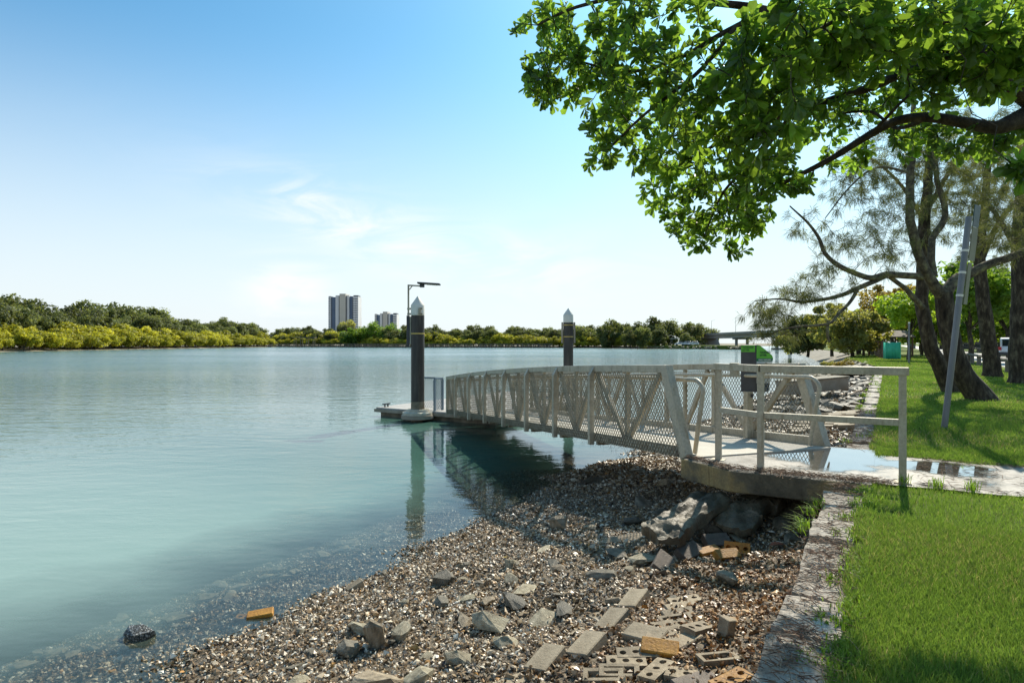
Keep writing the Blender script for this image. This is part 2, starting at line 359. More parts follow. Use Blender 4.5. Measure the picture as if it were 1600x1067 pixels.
M['white'] = surf('white_cap', [(.3, (.70, .66, .57)), (.7, (.82, .78, .69))], 3, rough=(.4, .6), bump=.05, coord='World')
M['yellow'] = surf('yellow_strap', [(.3, (.5, .33, .06)), (.7, (.7, .5, .15))], 8, rough=(.4, .6), bump=0)
M['cream'] = surf('cream_collar', [(.3, (.42, .36, .25)), (.6, (.6, .55, .43)), (.8, (.3, .22, .12))], 4, rough=(.5, .8), bump=.1, coord='World')
M['galv'] = surf('galvanised_steel', [(.3, (.13, .135, .14)), (.7, (.22, .225, .23))], 5, rough=(.35, .55), bump=.05, metal=.5, coord='World', stretch=(1, 1, .3))
M['bluegrey'] = surf('blue_grey_paint', [(.3, (.14, .19, .22)), (.7, (.24, .29, .32))], 5, rough=(.4, .6), bump=.05, coord='World')
M['lamp'] = surf('lamp_housing', [(.3, (.03, .03, .032)), (.7, (.06, .06, .062))], 5, rough=(.4, .6), bump=0)
M['pontoon'] = surf('pontoon_deck', [(.3, (.34, .31, .27)), (.7, (.48, .45, .41))], 2, rough=(.6, .8), bump=.1, coord='World', stretch=(1, 1, 1), fine=(30, .15))
M['hull'] = surf('weedy_hull', [(.3, (.05, .04, .025)), (.5, (.19, .15, .095)), (.75, (.32, .26, .18))], 3, rough=(.5, .9), bump=.5, bscale=20, coord='World')
M['fascia'] = surf('pontoon_fascia', [(.3, (.24, .19, .13)), (.7, (.42, .36, .28))], 2.5, rough=(.5, .8), bump=.2, coord='World')
M['binbody'] = surf('charcoal_plastic', [(.3, (.04, .04, .042)), (.7, (.065, .065, .067))], 6, rough=(.4, .6), bump=.05)
M['bingreen'] = surf('lime_green_panel', [(.3, (.10, .42, .02)), (.7, (.13, .5, .03))], 4, rough=(.35, .5), bump=0)
M['bindark'] = surf('dark_green_band', [(.3, (.0, .13, .05)), (.7, (.005, .16, .06))], 4, rough=(.35, .5), bump=0)
M['binpale'] = surf('pale_panel', [(.3, (.55, .55, .50)), (.7, (.62, .62, .57))], 4, rough=(.4, .5), bump=0)
M['navy'] = surf('navy_panel', [(.3, (.008, .02, .04)), (.7, (.012, .03, .055))], 4, rough=(.35, .5), bump=0)
M['ink'] = surf('dark_ink', [(.3, (.01, .045, .02)), (.7, (.012, .05, .02))], 4, rough=(.5, .6), bump=0)
M['bark'] = surf('dark_bark', [(.3, (.016, .012, .009)), (.5, (.06, .046, .032)), (.64, (.13, .105, .07)), (.78, (.26, .26, .15))], 9, rough=(.7, 1), bump=1, bscale=24, coord='World', stretch=(1, 1, .35), fine=(30, .3), spec=.2, dist=.03)
M['bark_limb'] = surf('mossy_bark', [(.3, (.035, .028, .02)), (.5, (.12, .10, .07)), (.68, (.24, .23, .12))], 7, rough=(.7, 1), bump=.8, bscale=24, coord='World', spec=.2, fine=(30, .3), dist=.03)
M['bark_near'] = surf('grey_brown_bark', [(.3, (.02, .016, .013)), (.55, (.07, .055, .042)), (.78, (.18, .15, .12))], 12, rough=(.7, 1), bump=1, bscale=40, coord='World', spec=.2, fine=(60, .3))
M['trunk_far'] = surf('far_trunk', [(.3, (.06, .05, .04)), (.7, (.14, .12, .09))], 2, rough=(.8, 1), bump=0, spec=.1)
M['leaf_near'] = leafmat('glossy_green_leaf', (.050, .11, .022), (.14, .225, .042), (.36, .58, .05), .52, .32, .15, .5)
M['needle'] = leafmat('casuarina_needles', (.07, .085, .026), (.15, .165, .05), (.26, .28, .06), .36, .6, .1)
M['mangrove'] = leafmat('mangrove_leaf', (.25, .26, .02), (.50, .45, .045), (.70, .66, .045), .38, .55, .22)
M['forest'] = leafmat('forest_leaf', (.08, .10, .032), (.17, .19, .062), (.30, .33, .07), .40, .6, .3)
M['fig'] = leafmat('fig_leaf', (.07, .14, .02), (.17, .28, .03), (.36, .54, .04), .46, .55, .15)
M['lime'] = leafmat('lime_leaf', (.12, .21, .02), (.28, .40, .035), (.50, .66, .04), .46, .5, .15)
M['autumn'] = leafmat('yellow_brown_leaf', (.26, .19, .07), (.48, .36, .06), (.62, .46, .05), .4, .55, .15)
M['olive'] = leafmat('olive_leaf', (.14, .145, .045), (.30, .29, .085), (.52, .50, .09), .52, .55, .2)
gm_, gnt, gb = newmat('grass_blade'); ga = nnode(gnt, 'ShaderNodeAttribute', attribute_name='col')
gnt.links.new(ga.outputs['Color'], gb.inputs['Base Color']); gb.inputs['Roughness'].default_value = .6; gb.inputs['Specular IOR Level'].default_value = .15
gt = gnt.nodes.new('ShaderNodeBsdfTranslucent'); g2 = nnode(gnt, 'ShaderNodeMix', data_type='RGBA', blend_type='MULTIPLY'); g2.inputs['Factor'].default_value = 1; g2.inputs['B'].default_value = (1.7, 1.7, 1.1, 1)
gnt.links.new(ga.outputs['Color'], g2.inputs['A']); gnt.links.new(g2.outputs['Result'], gt.inputs['Color'])
gx = nnode(gnt, 'ShaderNodeMixShader'); gx.inputs[0].default_value = .42; gnt.links.new(gb.outputs[0], gx.inputs[1]); gnt.links.new(gt.outputs[0], gx.inputs[2]); gnt.links.new(gx.outputs[0], gnt.nodes['Material Output'].inputs['Surface'])
M['grass'] = gm_
M['litter'] = attmat('dead_needles', .8, .2)
M['wood'] = surf('brown_timber', [(.3, (.12, .06, .03)), (.7, (.24, .13, .07))], 3, rough=(.6, .9), bump=.2, coord='World', stretch=(1, 1, .2), objvar=.2)
M['log'] = surf('weathered_log', [(.3, (.10, .08, .06)), (.7, (.26, .22, .18))], 3, rough=(.7, .95), bump=.2, coord='World')
M['shade'] = surf('green_shade_cloth', [(.3, (.03, .42, .27)), (.7, (.08, .58, .40))], 2, rough=(.5, .7), bump=.2)
M['tower'] = surf('tower_render', [(.3, (.66, .65, .64)), (.7, (.74, .73, .72))], .05, rough=(.7, .9), bump=0, coord='World')
M['towerbeige'] = surf('tower_beige', [(.3, (.50, .46, .39)), (.7, (.56, .52, .45))], .05, rough=(.7, .9), bump=0, coord='World')
M['towerblue'] = surf('tower_blue_glass', [(.3, (.06, .10, .17)), (.7, (.09, .14, .22))], .1, rough=(.25, .4), bump=0, coord='World')
M['towerdark'] = surf('tower_dark_window', [(.3, (.03, .035, .045)), (.7, (.07, .075, .085))], .2, rough=(.2, .4), bump=0, coord='World')
M['bridge'] = surf('bridge_concrete', [(.3, (.24, .23, .215)), (.7, (.34, .33, .31))], .15, rough=(.7, .95), bump=.1, coord='World')
M['carwhite'] = surf('white_car_paint', [(.3, (.72, .73, .74)), (.7, (.78, .79, .8))], 1, rough=(.2, .3), bump=0)
M['glass'] = surf('dark_glass', [(.3, (.015, .02, .025)), (.7, (.03, .035, .04))], 1, rough=(.05, .1), bump=0)
M['tyre'] = surf('tyre_rubber', [(.3, (.015, .015, .015)), (.7, (.03, .03, .03))], 4, rough=(.7, .9), bump=0)
M['red'] = surf('red_lens', [(.3, (.4, .01, .01)), (.7, (.55, .02, .015))], 4, rough=(.2, .3), bump=0)
M['bluepaint'] = surf('blue_paint', [(.3, (.02, .06, .22)), (.7, (.03, .08, .28))], 4, rough=(.3, .4), bump=0)
M['signback'] = surf('old_sign_board', [(.3, (.13, .125, .075)), (.7, (.22, .21, .13))], 3, rough=(.5, .7), bump=.05, coord='World')
M['signdark'] = surf('dark_green_sign', [(.3, (.025, .055, .05)), (.7, (.045, .085, .075))], 3, rough=(.4, .6), bump=0)
M['redleaf'] = surf('red_brown_leaf', [(.3, (.22, .05, .015)), (.7, (.36, .1, .03))], 9, rough=(.4, .6), bump=0)
# ------------------------------------------------------------------ the setting
def sheet(name, us, vrows, zf, mat, smooth=True):
    """grid over (u, v): vrows(u) gives the v values of one row"""
    V = []; nv = None
    for u in us:
        r = vrows(u); nv = len(r)
        for v in r: V.append(tuple(W(u, v, zf(u, v))))
    Fc = [(i * nv + j, (i + 1) * nv + j, (i + 1) * nv + j + 1, i * nv + j + 1) for i in range(len(us) - 1) for j in range(nv - 1)]
    me = np_mesh(name, np.array(V), np.array(Fc), mat, smooth=smooth)
    return tag(link(name, me), kind='structure')
def smooth_rand(u, v, s=1.0): return mnoise.noise(Vector((u * s, v * s, 3.3)))
beach = sheet('beach', list(np.arange(-5, 14, .14)) + list(np.arange(14, 38.6, .35)),
              lambda u: list(np.arange(0.12, 7, .14)) + list(np.arange(7.2, 16, .8)),
              lambda u, v: float(hbeach(u, v)) + .025 * smooth_rand(u, v, 1.6), M['beach'])
def bank_z(u, v):
    t = v - vs(u)
    return float(np.interp(t, [-5, -4.2, -3.8, -3.0, -1.5, 0, 2, 5, 9], [-.10, -.07, -.05, -.16, -.62, -1.10, -1.4, -2.6, -4.2])) + (.05 * smooth_rand(u, v, .7) if t > -3.6 else 0)
bank = sheet('river_bank', list(np.arange(37.5, 80, .6)) + list(np.arange(80, 430, 3)),
             lambda u: list(vs(u) + np.arange(-5, 4, .35)) + list(vs(u) + np.arange(4.5, 10, 1.2)), bank_z, M['bank'])
def lawn_edge(u): return 0.0 if u < 37.5 else min(float(vs(u)) - 3.7, 0 + (u - 37.5) * .12 if u < 80 else 99)
lus = list(np.arange(-30, 60, .8)) + list(np.arange(60, 430, 5)) + list(np.arange(430, 2000, 90))
lawn = sheet('lawn', lus, lambda u: [-500, -120, -50, -30, -20, -15, -10, -8, -6, -5, -4, -3, -2, -1.5, -1, -.5, lawn_edge(u)],
             lambda u, v: (.02 * smooth_rand(u, v, .5) - .02) if (-5 < v < -.9 and u < 60) else (0 if v < -.6 else -.012), M['lawn'])
# far shore land
FS = [(-140, -60), (-138, 60), (-137, 167), (-141, 260), (-146, 330), (-143, 386), (-100, 372), (-60, 345), (0, 327), (45, 305), (62, 268), (83, 236), (90, 240), (104, 290), (130, 420), (240, 520), (420, 640)]
FO = [(-900, -300), (-900, 0), (-900, 250), (-900, 500), (-900, 800), (-700, 1100), (-500, 1300), (-300, 1400), (0, 1500), (120, 1500), (200, 1500), (260, 1500), (320, 1500), (400, 1500), (520, 1500), (700, 1500), (900, 1500)]
V = []; Fc = []; rows = 5
for (a, b) in zip(FS, FO):
    for k, (t, z) in enumerate([(-.006, -2.2), (0, -1.12), (.006, -.75), (.02, -.35), (1, .4)]):
        V.append((a[0] + (b[0] - a[0]) * t, a[1] + (b[1] - a[1]) * t, z))
for i in range(len(FS) - 1):
    for k in range(rows - 1): Fc.append((i * rows + k, i * rows + k + 1, (i + 1) * rows + k + 1, (i + 1) * rows + k))
tag(link('far_bank', np_mesh('far_bank', np.array(V), np.array(Fc), M['farland'], smooth=True)), kind='structure')
# river bed below everything
bed = np_mesh('river_bed', np.array([(-3000, -1500, -4.6), (3000, -1500, -4.6), (3000, 4000, -4.6), (-3000, 4000, -4.6)]), np.array([(0, 1, 2, 3)]), M['farland'])
tag(link('river_bed', bed), kind='structure')
# water
m, nt, b = newmat('river_water'); L = nt.links
geo = nt.nodes.new('ShaderNodeNewGeometry')
def vdot(vec):
    d = nnode(nt, 'ShaderNodeVectorMath', operation='DOT_PRODUCT'); L.new(geo.outputs['Position'], d.inputs[0]); d.inputs[1].default_value = vec; return d.outputs['Value']
vv_ = vdot((NX, NY, 0)); uu_ = vdot((DX, DY, 0))
wob = nnode(nt, 'ShaderNodeTexNoise', Scale=.55, Detail=4); L.new(geo.outputs['Position'], wob.inputs['Vector'])
ad = nnode(nt, 'ShaderNodeMath', operation='MULTIPLY_ADD'); L.new(wob.outputs['Fac'], ad.inputs[0]); ad.inputs[1].default_value = 2.2; L.new(vv_, ad.inputs[2])
turb = ramp(nt, nnode(nt, 'ShaderNodeMapRange').outputs[0], [(0, (0, 0, 0)), (1, (1, 1, 1))])
mrn = [n_ for n_ in nt.nodes if n_.type == 'MAP_RANGE'][-1]
mrn.inputs['From Min'].default_value = 6.0; mrn.inputs['From Max'].default_value = 10.0; L.new(ad.outputs[0], mrn.inputs['Value'])
rn = [n_ for n_ in nt.nodes if n_.type == 'VALTORGB'][-1].color_ramp
rn.elements[0].color = (.10, .10, .10, 1); rn.elements[0].position = .05; rn.elements[1].position = .62
e = rn.elements.new(.30); e.color = (.45, .45, .45, 1)
wd = nnode(nt, 'ShaderNodeBsdfDiffuse'); 
wcol = ramp(nt, nnode(nt, 'ShaderNodeTexNoise', Scale=.05, Detail=3).outputs['Fac'], [(.3, (.05, .125, .095)), (.7, (.08, .165, .13))])
L.new(geo.outputs['Position'], [n_ for n_ in nt.nodes if n_.type == 'TEX_NOISE'][-1].inputs['Vector'])
sh_ = nnode(nt, 'ShaderNodeMapRange', interpolation_type='SMOOTHSTEP'); sh_.inputs['From Min'].default_value = 10.5; sh_.inputs['From Max'].default_value = 3.0; L.new(uu_, sh_.inputs['Value'])
sv_ = nnode(nt, 'ShaderNodeMapRange', interpolation_type='SMOOTHSTEP'); sv_.inputs['From Min'].default_value = 24; sv_.inputs['From Max'].default_value = 8; L.new(vv_, sv_.inputs['Value'])
shm = nnode(nt, 'ShaderNodeMath', operation='MULTIPLY'); L.new(sh_.outputs[0], shm.inputs[0]); L.new(sv_.outputs[0], shm.inputs[1])
mxw = nnode(nt, 'ShaderNodeMix', data_type='RGBA'); L.new(shm.outputs[0], mxw.inputs['Factor']); L.new(wcol, mxw.inputs['A']); mxw.inputs['B'].default_value = (.25, .345, .285, 1)
L.new(mxw.outputs['Result'], wd.inputs['Color'])
wt = nnode(nt, 'ShaderNodeBsdfTransparent'); wt.inputs['Color'].default_value = (.90, .93, .89, 1)
mb = nnode(nt, 'ShaderNodeMixShader'); L.new(turb, mb.inputs[0]); L.new(wt.outputs[0], mb.inputs[1]); L.new(wd.outputs[0], mb.inputs[2])
# ripples: short crossing wavelets, with calmer and rougher lanes
def wav(scale, st, rot=0.0, detail=4):
    mpn = nnode(nt, 'ShaderNodeMapping'); mpn.inputs['Scale'].default_value = st; mpn.inputs['Rotation'].default_value = (0, 0, rot)
    L.new(geo.outputs['Position'], mpn.inputs[0])
    t = nnode(nt, 'ShaderNodeTexNoise', Scale=scale, Detail=detail, Roughness=.55); L.new(mpn.outputs[0], t.inputs['Vector']); return t.outputs['Fac']
def mth(op, a, b_):
    q = nnode(nt, 'ShaderNodeMath', operation=op)
    for i, x in enumerate((a, b_)):
        if isinstance(x, (int, float)): q.inputs[i].default_value = x
        else: L.new(x, q.inputs[i])
    return q.outputs[0]
lanes = wav(.035, (.35, 1.0, 1), .2, 4)
lane = nnode(nt, 'ShaderNodeMapRange'); lane.inputs['From Min'].default_value = .35; lane.inputs['From Max'].default_value = .65
lane.inputs['To Min'].default_value = .35; lane.inputs['To Max'].default_value = 1.0; L.new(lanes, lane.inputs['Value'])
h1 = mth('MULTIPLY', wav(1.5, (.55, 1.25, 1), .35, 3), .022); h2 = mth('MULTIPLY', wav(5.0, (.7, 1.2, 1), -.4, 3), .0075)
far_ = nnode(nt, 'ShaderNodeMapRange'); far_.inputs['From Min'].default_value = 8; far_.inputs['From Max'].default_value = 60; far_.inputs['To Min'].default_value = 1.0; far_.inputs['To Max'].default_value = 9.0; L.new(vv_, far_.inputs['Value'])
hh = mth('MULTIPLY', mth('MULTIPLY', mth('ADD', h1, h2), lane.outputs[0]), far_.outputs[0])
wb = nnode(nt, 'ShaderNodeBump', Strength=1.0, Distance=1.0); L.new(hh, wb.inputs['Height'])
rg = nnode(nt, 'ShaderNodeMapRange'); rg.inputs['From Min'].default_value = 10; rg.inputs['From Max'].default_value = 80; rg.inputs['To Min'].default_value = .04; rg.inputs['To Max'].default_value = .16; L.new(vv_, rg.inputs['Value'])
wg = nnode(nt, 'ShaderNodeBsdfGlossy', Roughness=.045); L.new(rg.outputs[0], wg.inputs['Roughness']); L.new(wb.outputs[0], wg.inputs['Normal']); wg.inputs['Color'].default_value = (.97, .98, 1, 1)
fr = nnode(nt, 'ShaderNodeFresnel', IOR=1.33); L.new(wb.outputs[0], fr.inputs['Normal'])
L.new(wb.outputs[0], wd.inputs['Normal'])
ms = nnode(nt, 'ShaderNodeMixShader'); L.new(fr.outputs[0], ms.inputs[0]); L.new(mb.outputs[0], ms.inputs[1]); L.new(wg.outputs[0], ms.inputs[2])
L.new(ms.outputs[0], nt.nodes['Material Output'].inputs['Surface'])
M['water'] = m
wp = [(-3000, -1500), (3000, -1500), (3000, 4000), (-3000, 4000)]
tag(link('water', np_mesh('water', np.array([(x, y, WATER) for x, y in wp]), np.array([(0, 1, 2, 3)]), m)), kind='structure')
# the concrete path and the road behind the trees
PU0, PU1 = 6.80, 8.42
def flat(name, poly, z, mat):
    me = np_mesh(name, np.array([tuple(W(u, v, z)) for u, v in poly]), np.array([list(range(len(poly)))]), mat)
    return tag(link(name, me), kind='structure')
pe0 = [(PU0 + .05 * math.sin(v * 3.1) + .03 * math.sin(v * 7.7), v) for v in np.arange(-.05, -4.6, -.15)]
pe1 = [(PU1 + .06 * math.sin(v * 2.3 + 1) + .03 * math.sin(v * 8.1), v) for v in np.arange(-4.5, -.06, .15)] + [(PU1, -.05)]
flat('path', pe0 + pe1, .006, M['path'])
flat('road', [(-20, -5.6), (400, -5.6), (400, -10.2), (-20, -10.2)], .008, M['road'])
# ------------------------------------------------------------------ sea wall of blocks
wall = thing('seawall', W(0, .15, -.5), 'low wall of pale concrete blocks between the shell beach and the lawn', 'wall')
bm_blocks = []
def block_mesh(i):
    r = random.Random(i); bm = bmesh.new(); bmesh.ops.create_cube(bm, size=1)
    for v_ in bm.verts: v_.co = Vector((v_.co.x * .47, v_.co.y * .30, v_.co.z * .55))
    bmesh.ops.subdivide_edges(bm, edges=bm.edges[:], cuts=3, use_grid_fill=True)
    for v_ in bm.verts:
        e = sum(1 for a, h in zip(v_.co, (.235, .15, .275)) if abs(abs(a) - h) < .004)
        if e >= 2: v_.co *= (.955 + r.uniform(-.02, .015))
        v_.co += Vector((r.uniform(-1, 1), r.uniform(-1, 1), r.uniform(-1, 1))) * .0075
    me = bpy.data.meshes.new('stone_block'); bm.to_mesh(me); bm.free(); me.materials.append(M['blockstone'])
    me.polygons.foreach_set('use_smooth', [False] * len(me.polygons)); return me
bm_blocks = [block_mesh(i) for i in range(8)]
u = .35; k = 0
ang = math.atan2(DY, DX)
while u < 37.5:
    wlen = random.choice([.46, .5, .52, .55])
    if not (6.55 < u < 8.7):
        o = link('stone_block', bm_blocks[k % 8], wall, Vector(W(u, .145 + random.uniform(-.018, .018), -.275 + random.uniform(-.035, .014))) - wall.location)
        o.rotation_euler = (random.uniform(-.03, .03), random.uniform(-.02, .02), ang + random.choice([0, math.pi]) + random.uniform(-.03, .03))
        o.scale = ((wlen - .06) / .47, random.uniform(.92, 1.05), 1)
    u += wlen; k += 1

# ------------------------------------------------------------------ landing slab with its rail
land = thing('landing', W(7.5, .6, 0), 'thick stained concrete landing slab with chamfered corner at the head of the gangway', 'landing')
lp = [(6.62, -.05), (6.62, 1.20), (7.03, 1.80), (8.78, .46), (8.78, -.05)]
mbl = MB(); mbl.prism([tuple(W(u, v)[:2]) for u, v in lp][::-1], -.205, .008)
slab_o = mbl.build('slab', M['concrete'], land, bevel=.012)
top = flat('slab_top', [(6.635, -.05), (6.635, 1.195), (7.035, 1.78), (8.765, .455), (8.765, -.05)], .0105, M['path']); top.parent = land; top.location = -land.location
del top['kind']
rail = thing('guard_rail', W(6.85, .5, 0), 'grey metal guard rail with three posts standing on the concrete landing', 'railing')
rp = [W(6.88, -.29), W(6.83, .93), W(7.16, 1.42)]
for p in rp:
    MB().beam(p + Vector((0, 0, 0)), p + Vector((0, 0, 1.0)), .062, .062, up=W(1, 0) - W(0, 0)).build('post', M['alu'], rail, bevel=.004)
    MB().box(p + Vector((0, 0, .012)), (.14, .14, .012), Matrix.Rotation(ang, 3, 'Z')).build('base_plate', M['alu_dark'], rail)
def off(p, z): return Vector((p.x, p.y, z))
MB().beam(off(rp[0], 1.03) - (W(0, .05) - W(0, 0)), off(rp[1], 1.03), .075, .075).build('top_rail', M['alu'], rail, bevel=.005)
MB().beam(off(rp[1], 1.031), off(rp[2], 1.031) + (rp[2] - rp[1]).normalized() * .05, .073, .073).build('top_rail', M['alu'], rail, bevel=.005)
nv_ = (rp[1] - rp[0]).normalized() * .031
MB().beam(off(rp[0], .56) + nv_, off(rp[1], .56) - nv_, .045, .06).build('mid_rail', M['alu'], rail, bevel=.003)
nv_ = (rp[2] - rp[1]).normalized() * .031
MB().beam(off(rp[1], .56) + nv_, off(rp[2], .56) - nv_, .045, .06).build('mid_rail', M['alu'], rail, bevel=.003)
q = rp[1].lerp(rp[2], .60)
MB().box(off(q, 1.005), (.075, .09, .15), Matrix.Rotation(ang, 3, 'Z')).build('hinge_bracket', M['alu_dark'], rail, bevel=.004)

# ------------------------------------------------------------------ gangway
G = Vector((-.333, .943, 0)).normalized(); R = Vector((.943, .333, 0)).normalized()
GL = 11.5; GW = 2.0; G0 = Vector((1.98, 7.05, 0))
def gz(s): return -.005 - .0615 * s
def gtop(s): return gz(s) + 1.045 + .10 * 4 * (s / GL) * (1 - s / GL)
def gp(s, r, z): p = G0 + G * s + R * r; return Vector((p.x, p.y, z))
gang = thing('gangway', gp(0, 1, 0), 'pale metal truss gangway with wire mesh sides leading down to the pontoon', 'gangway')
POSTS = [2.25 + 1.33 * k for k in range(7)]          # stations of the uprights
ST = [.44] + POSTS + [GL - .06]
up_ = Vector((0, 0, 1))
for side, r0, sg in (('l', 0.0, -1), ('r', GW, 1)):
    # chords as short straight lengths that follow the camber
    ss = np.linspace(.40, GL, 15)
    mbt = MB(); pts_ = [gp(s, r0, gtop(s) - .05) for s in ss]
    V = []; Fc = []
    for s in ss:
        zt = gtop(s)
        V += [gp(s, r0 - .045, zt - .095), gp(s, r0 + .045, zt - .095), gp(s, r0 + .045, zt), gp(s, r0 - .045, zt)]
    for i in range(len(ss) - 1):
        for k in range(4): Fc.append((i * 4 + k, (i + 1) * 4 + k, (i + 1) * 4 + (k + 1) % 4, i * 4 + (k + 1) % 4))
    Fc += [(0, 1, 2, 3), tuple(4 * (len(ss) - 1) + k for k in (3, 2, 1, 0))]
    MB().add(V, Fc).build('top_chord', M['alu'], gang, bevel=.006)
    MB().beam(gp(.1, r0, gz(.1) + .065), gp(GL, r0, gz(GL) + .065), .09, .13).build('bottom_chord', M['alu'], gang, bevel=.006)
    MB().beam(gp(.02, r0, gz(0) + .0), gp(.43, r0, gtop(.43) - .02), .10, .13, up=G).build('end_post', M['alu'], gang, bevel=.006)
    MB().beam(gp(GL - .03, r0, gz(GL) - .02), gp(GL - .03, r0, gtop(GL) - .096), .088, .07, up=G).build('end_post', M['alu'], gang, bevel=.004)
    for s in POSTS:
        # upright stiffener outside the mesh with a slanted head
        x = r0 + sg * .085
        zb = gz(s) - .045; zt = gtop(s) - .015
        V = []
        for a in (-.035, .035):
            V += [gp(s + a, x - .04 * sg, zb), gp(s + a, x + .035 * sg, zb), gp(s + a, x + .035 * sg, zt - .13), gp(s + a, x - .04 * sg, zt)]
        MB().add(V, [(0, 1, 2, 3), (7, 6, 5, 4), (0, 4, 5, 1), (1, 5, 6, 2), (2, 6, 7, 3), (3, 7, 4, 0)]).build('upright', M['alu'], gang, bevel=.003)
        MB().beam(gp(s, 0.02, gz(s) - .03), gp(s, GW - .02, gz(s) - .03), .07, .055).build('cross_bearer', M['alu_dark'], gang) if sg < 0 else None
    for i in range(len(ST) - 1):
        a, c = ST[i], ST[i + 1]; mid = (a + c) / 2
        aa = a + (.06 if i else .1); cc = c - .06
        for t in (aa, cc):
            MB().beam(gp(t, r0, gtop(t) - .10), gp(mid + (.05 if t > mid else -.05), r0, gz(mid) + .131), .045, .07, up=G).build('diagonal', M['alu_dark'], gang)
        MB().beam(gp(mid, r0, gz(mid) + .131), gp(mid, r0, gtop(mid) - .096), .05, .05, up=G).build('inner_upright', M['alu_dark'], gang)
        # expanded mesh infill, real wires
        x = r0 + sg * .050
        a2, c2 = (a + .04 if i else .06), c - .04
        mbm = MB(); pitch = .062; slope = 1.35
        V = []; Fq = []
        H0 = lambda s: gz(s) + .008; H1 = lambda s: gtop(s) - .085
        for dirn in (1, -1):
            n0 = int(2.4 / pitch)
            for k in range(-n0, n0 * 2):
                # line: s = a2 + k*pitch + dirn * (z - zlow)/slope
                ts = np.linspace(0, 1.15, 24); zz = ts; s_ = a2 + k * pitch + dirn * zz / slope
                left = .06 + (zz * .43) if i == 0 else np.full_like(zz, a2)
                ok = (s_ > np.maximum(left, a2)) & (s_ < c2)
                zw = np.array([gz(s) for s in s_]) + .008 + zz
                ok &= zw < np.array([gtop(s) for s in s_]) - .08
                idx = np.where(ok)[0]
                if len(idx) < 2: continue
                p0 = gp(s_[idx[0]], x, zw[idx[0]]); p1 = gp(s_[idx[-1]], x, zw[idx[-1]])
                mbm.beam(p0, p1, .0045, .008, up=R)
        o = mbm.build('mesh_panel', M['mesh'], gang)
        o['kind'] = 'stuff'
    # handrail tube, bent down to the landing at the near end
    rh = r0 - sg * .16
    hz = lambda s: gtop(s) - .17
    pts = [gp(s, rh, hz(s)) for s in np.linspace(GL - .15, .1, 10)]
    for t in np.linspace(0, 1, 7)[1:]:
        an = t * math.radians(72)
        pts.append(gp(.1 - .17 * math.sin(an), rh, hz(.1) - .17 * (1 - math.cos(an))))
    e = pts[-1]; pts.append(gp(.12, rh, .02)) if False else pts.append(gp(-.13 + .22, rh + 0, .03))
    MB().tube(pts, .026, 10).build('handrail', M['alu'], gang, smooth=True)
    for s in (.5, 3.1, 5.8, 8.4, 10.7):
        MB().tube([gp(s, r0 - sg * .03, hz(s) - .10), gp(s, rh + sg * .0, hz(s) - .10), gp(s, rh, hz(s) - .02)], .011, 6).build('rail_bracket', M['alu_dark'], gang)
MB().add([gp(-.12, .05, gz(0) + .032), gp(-.12, GW - .05, gz(0) + .032), gp(GL, GW - .05, gz(GL) + .06), gp(GL, .05, gz(GL) + .06),
          gp(-.12, .05, gz(0) + .014), gp(-.12, GW - .05, gz(0) + .014), gp(GL, GW - .05, gz(GL) + .03), gp(GL, .05, gz(GL) + .03)],
         [(0, 1, 2, 3), (7, 6, 5, 4), (0, 4, 5, 1), (1, 5, 6, 2), (2, 6, 7, 3), (3, 7, 4, 0)]).build('deck', M['deck'], gang)
MB().beam(gp(GL + .05, GW / 2, gz(GL) + .035), gp(GL + .85, GW / 2, -.80), 1.7, .02).build('ramp_flap', M['alu_dark'], gang)

# ------------------------------------------------------------------ pontoon, piles, cage, lamp
DECK = -.81
pon = thing('pontoon', W(19.3, 12, WATER), 'floating pontoon with pale deck and weedy dark sides at the end of the gangway', 'pontoon')
U0, U1, V0, V1 = 15.4, 23.2, 9.55, 14.2
MB().prism([tuple(W(u, v)[:2]) for u, v in ((U0, V0), (U0, V1), (U1, V1), (U1, V0))], DECK - .045, DECK).build('deck', M['pontoon'], pon, bevel=.01)
MB().prism([tuple(W(u, v)[:2]) for u, v in ((U0 - .05, V0 - .05), (U0 - .05, V1 + .05), (U1 + .05, V1 + .05), (U1 + .05, V0 - .05))], DECK - .15, DECK - .046).build('fascia', M['fascia'], pon, bevel=.012)
for uu in (U0 + .1, 18.2, 20.9):
    MB().prism([tuple(W(u, v)[:2]) for u, v in ((uu, V0 + .1), (uu, V1 - .1), (uu + 2.2, V1 - .1), (uu + 2.2, V0 + .1))], WATER - .35, DECK - .152).build('float', M['hull'], pon, bevel=.02)
for (uu, vv) in ((15.65, 13.98), (22.6, 13.98), (22.9, 10.0)):
    c = W(uu, vv, DECK); cl = MB()
    for sgn in (-1, 1): cl.lathe(c + (W(sgn * .07, 0) - W(0, 0)), [(.03, 0), (.022, .09)], 8)
    cl.beam(c + (W(-.17, 0) - W(0, 0)) + Vector((0, 0, .1)), c + (W(.17, 0) - W(0, 0)) + Vector((0, 0, .1)), .045, .04)
    t_ = cl.build('mooring_cleat', M['lamp'], pon)
def pile(u, v, label, group):
    c = W(u, v, -4.4); t = thing('mooring_pile', c, label, 'pile', group)
    MB().lathe(Vector((c.x, c.y, 0)), [(.205, -4.4), (.205, 2.13)], 28).build('sleeve', M['black'], t, smooth=True)
    MB().lathe(Vector((c.x, c.y, 0)), [(.19, 2.131), (.21, 2.15), (.21, 2.44), (.205, 2.46), (.012, 2.73)], 28).build('cap', M['white'], t, smooth=True)
    MB().lathe(Vector((c.x, c.y, 0)), [(.209, -2.2), (.211, -1.0), (.2085, -.62), (.2065, -.5)], 28).build('tide_band', M['hull'], t, smooth=True)
    return t, c
p1, c1 = pile(15.12, 12.22, 'black mooring pile with white conical cap and lamp bracket, standing in the pontoon cage', 'mooring piles')
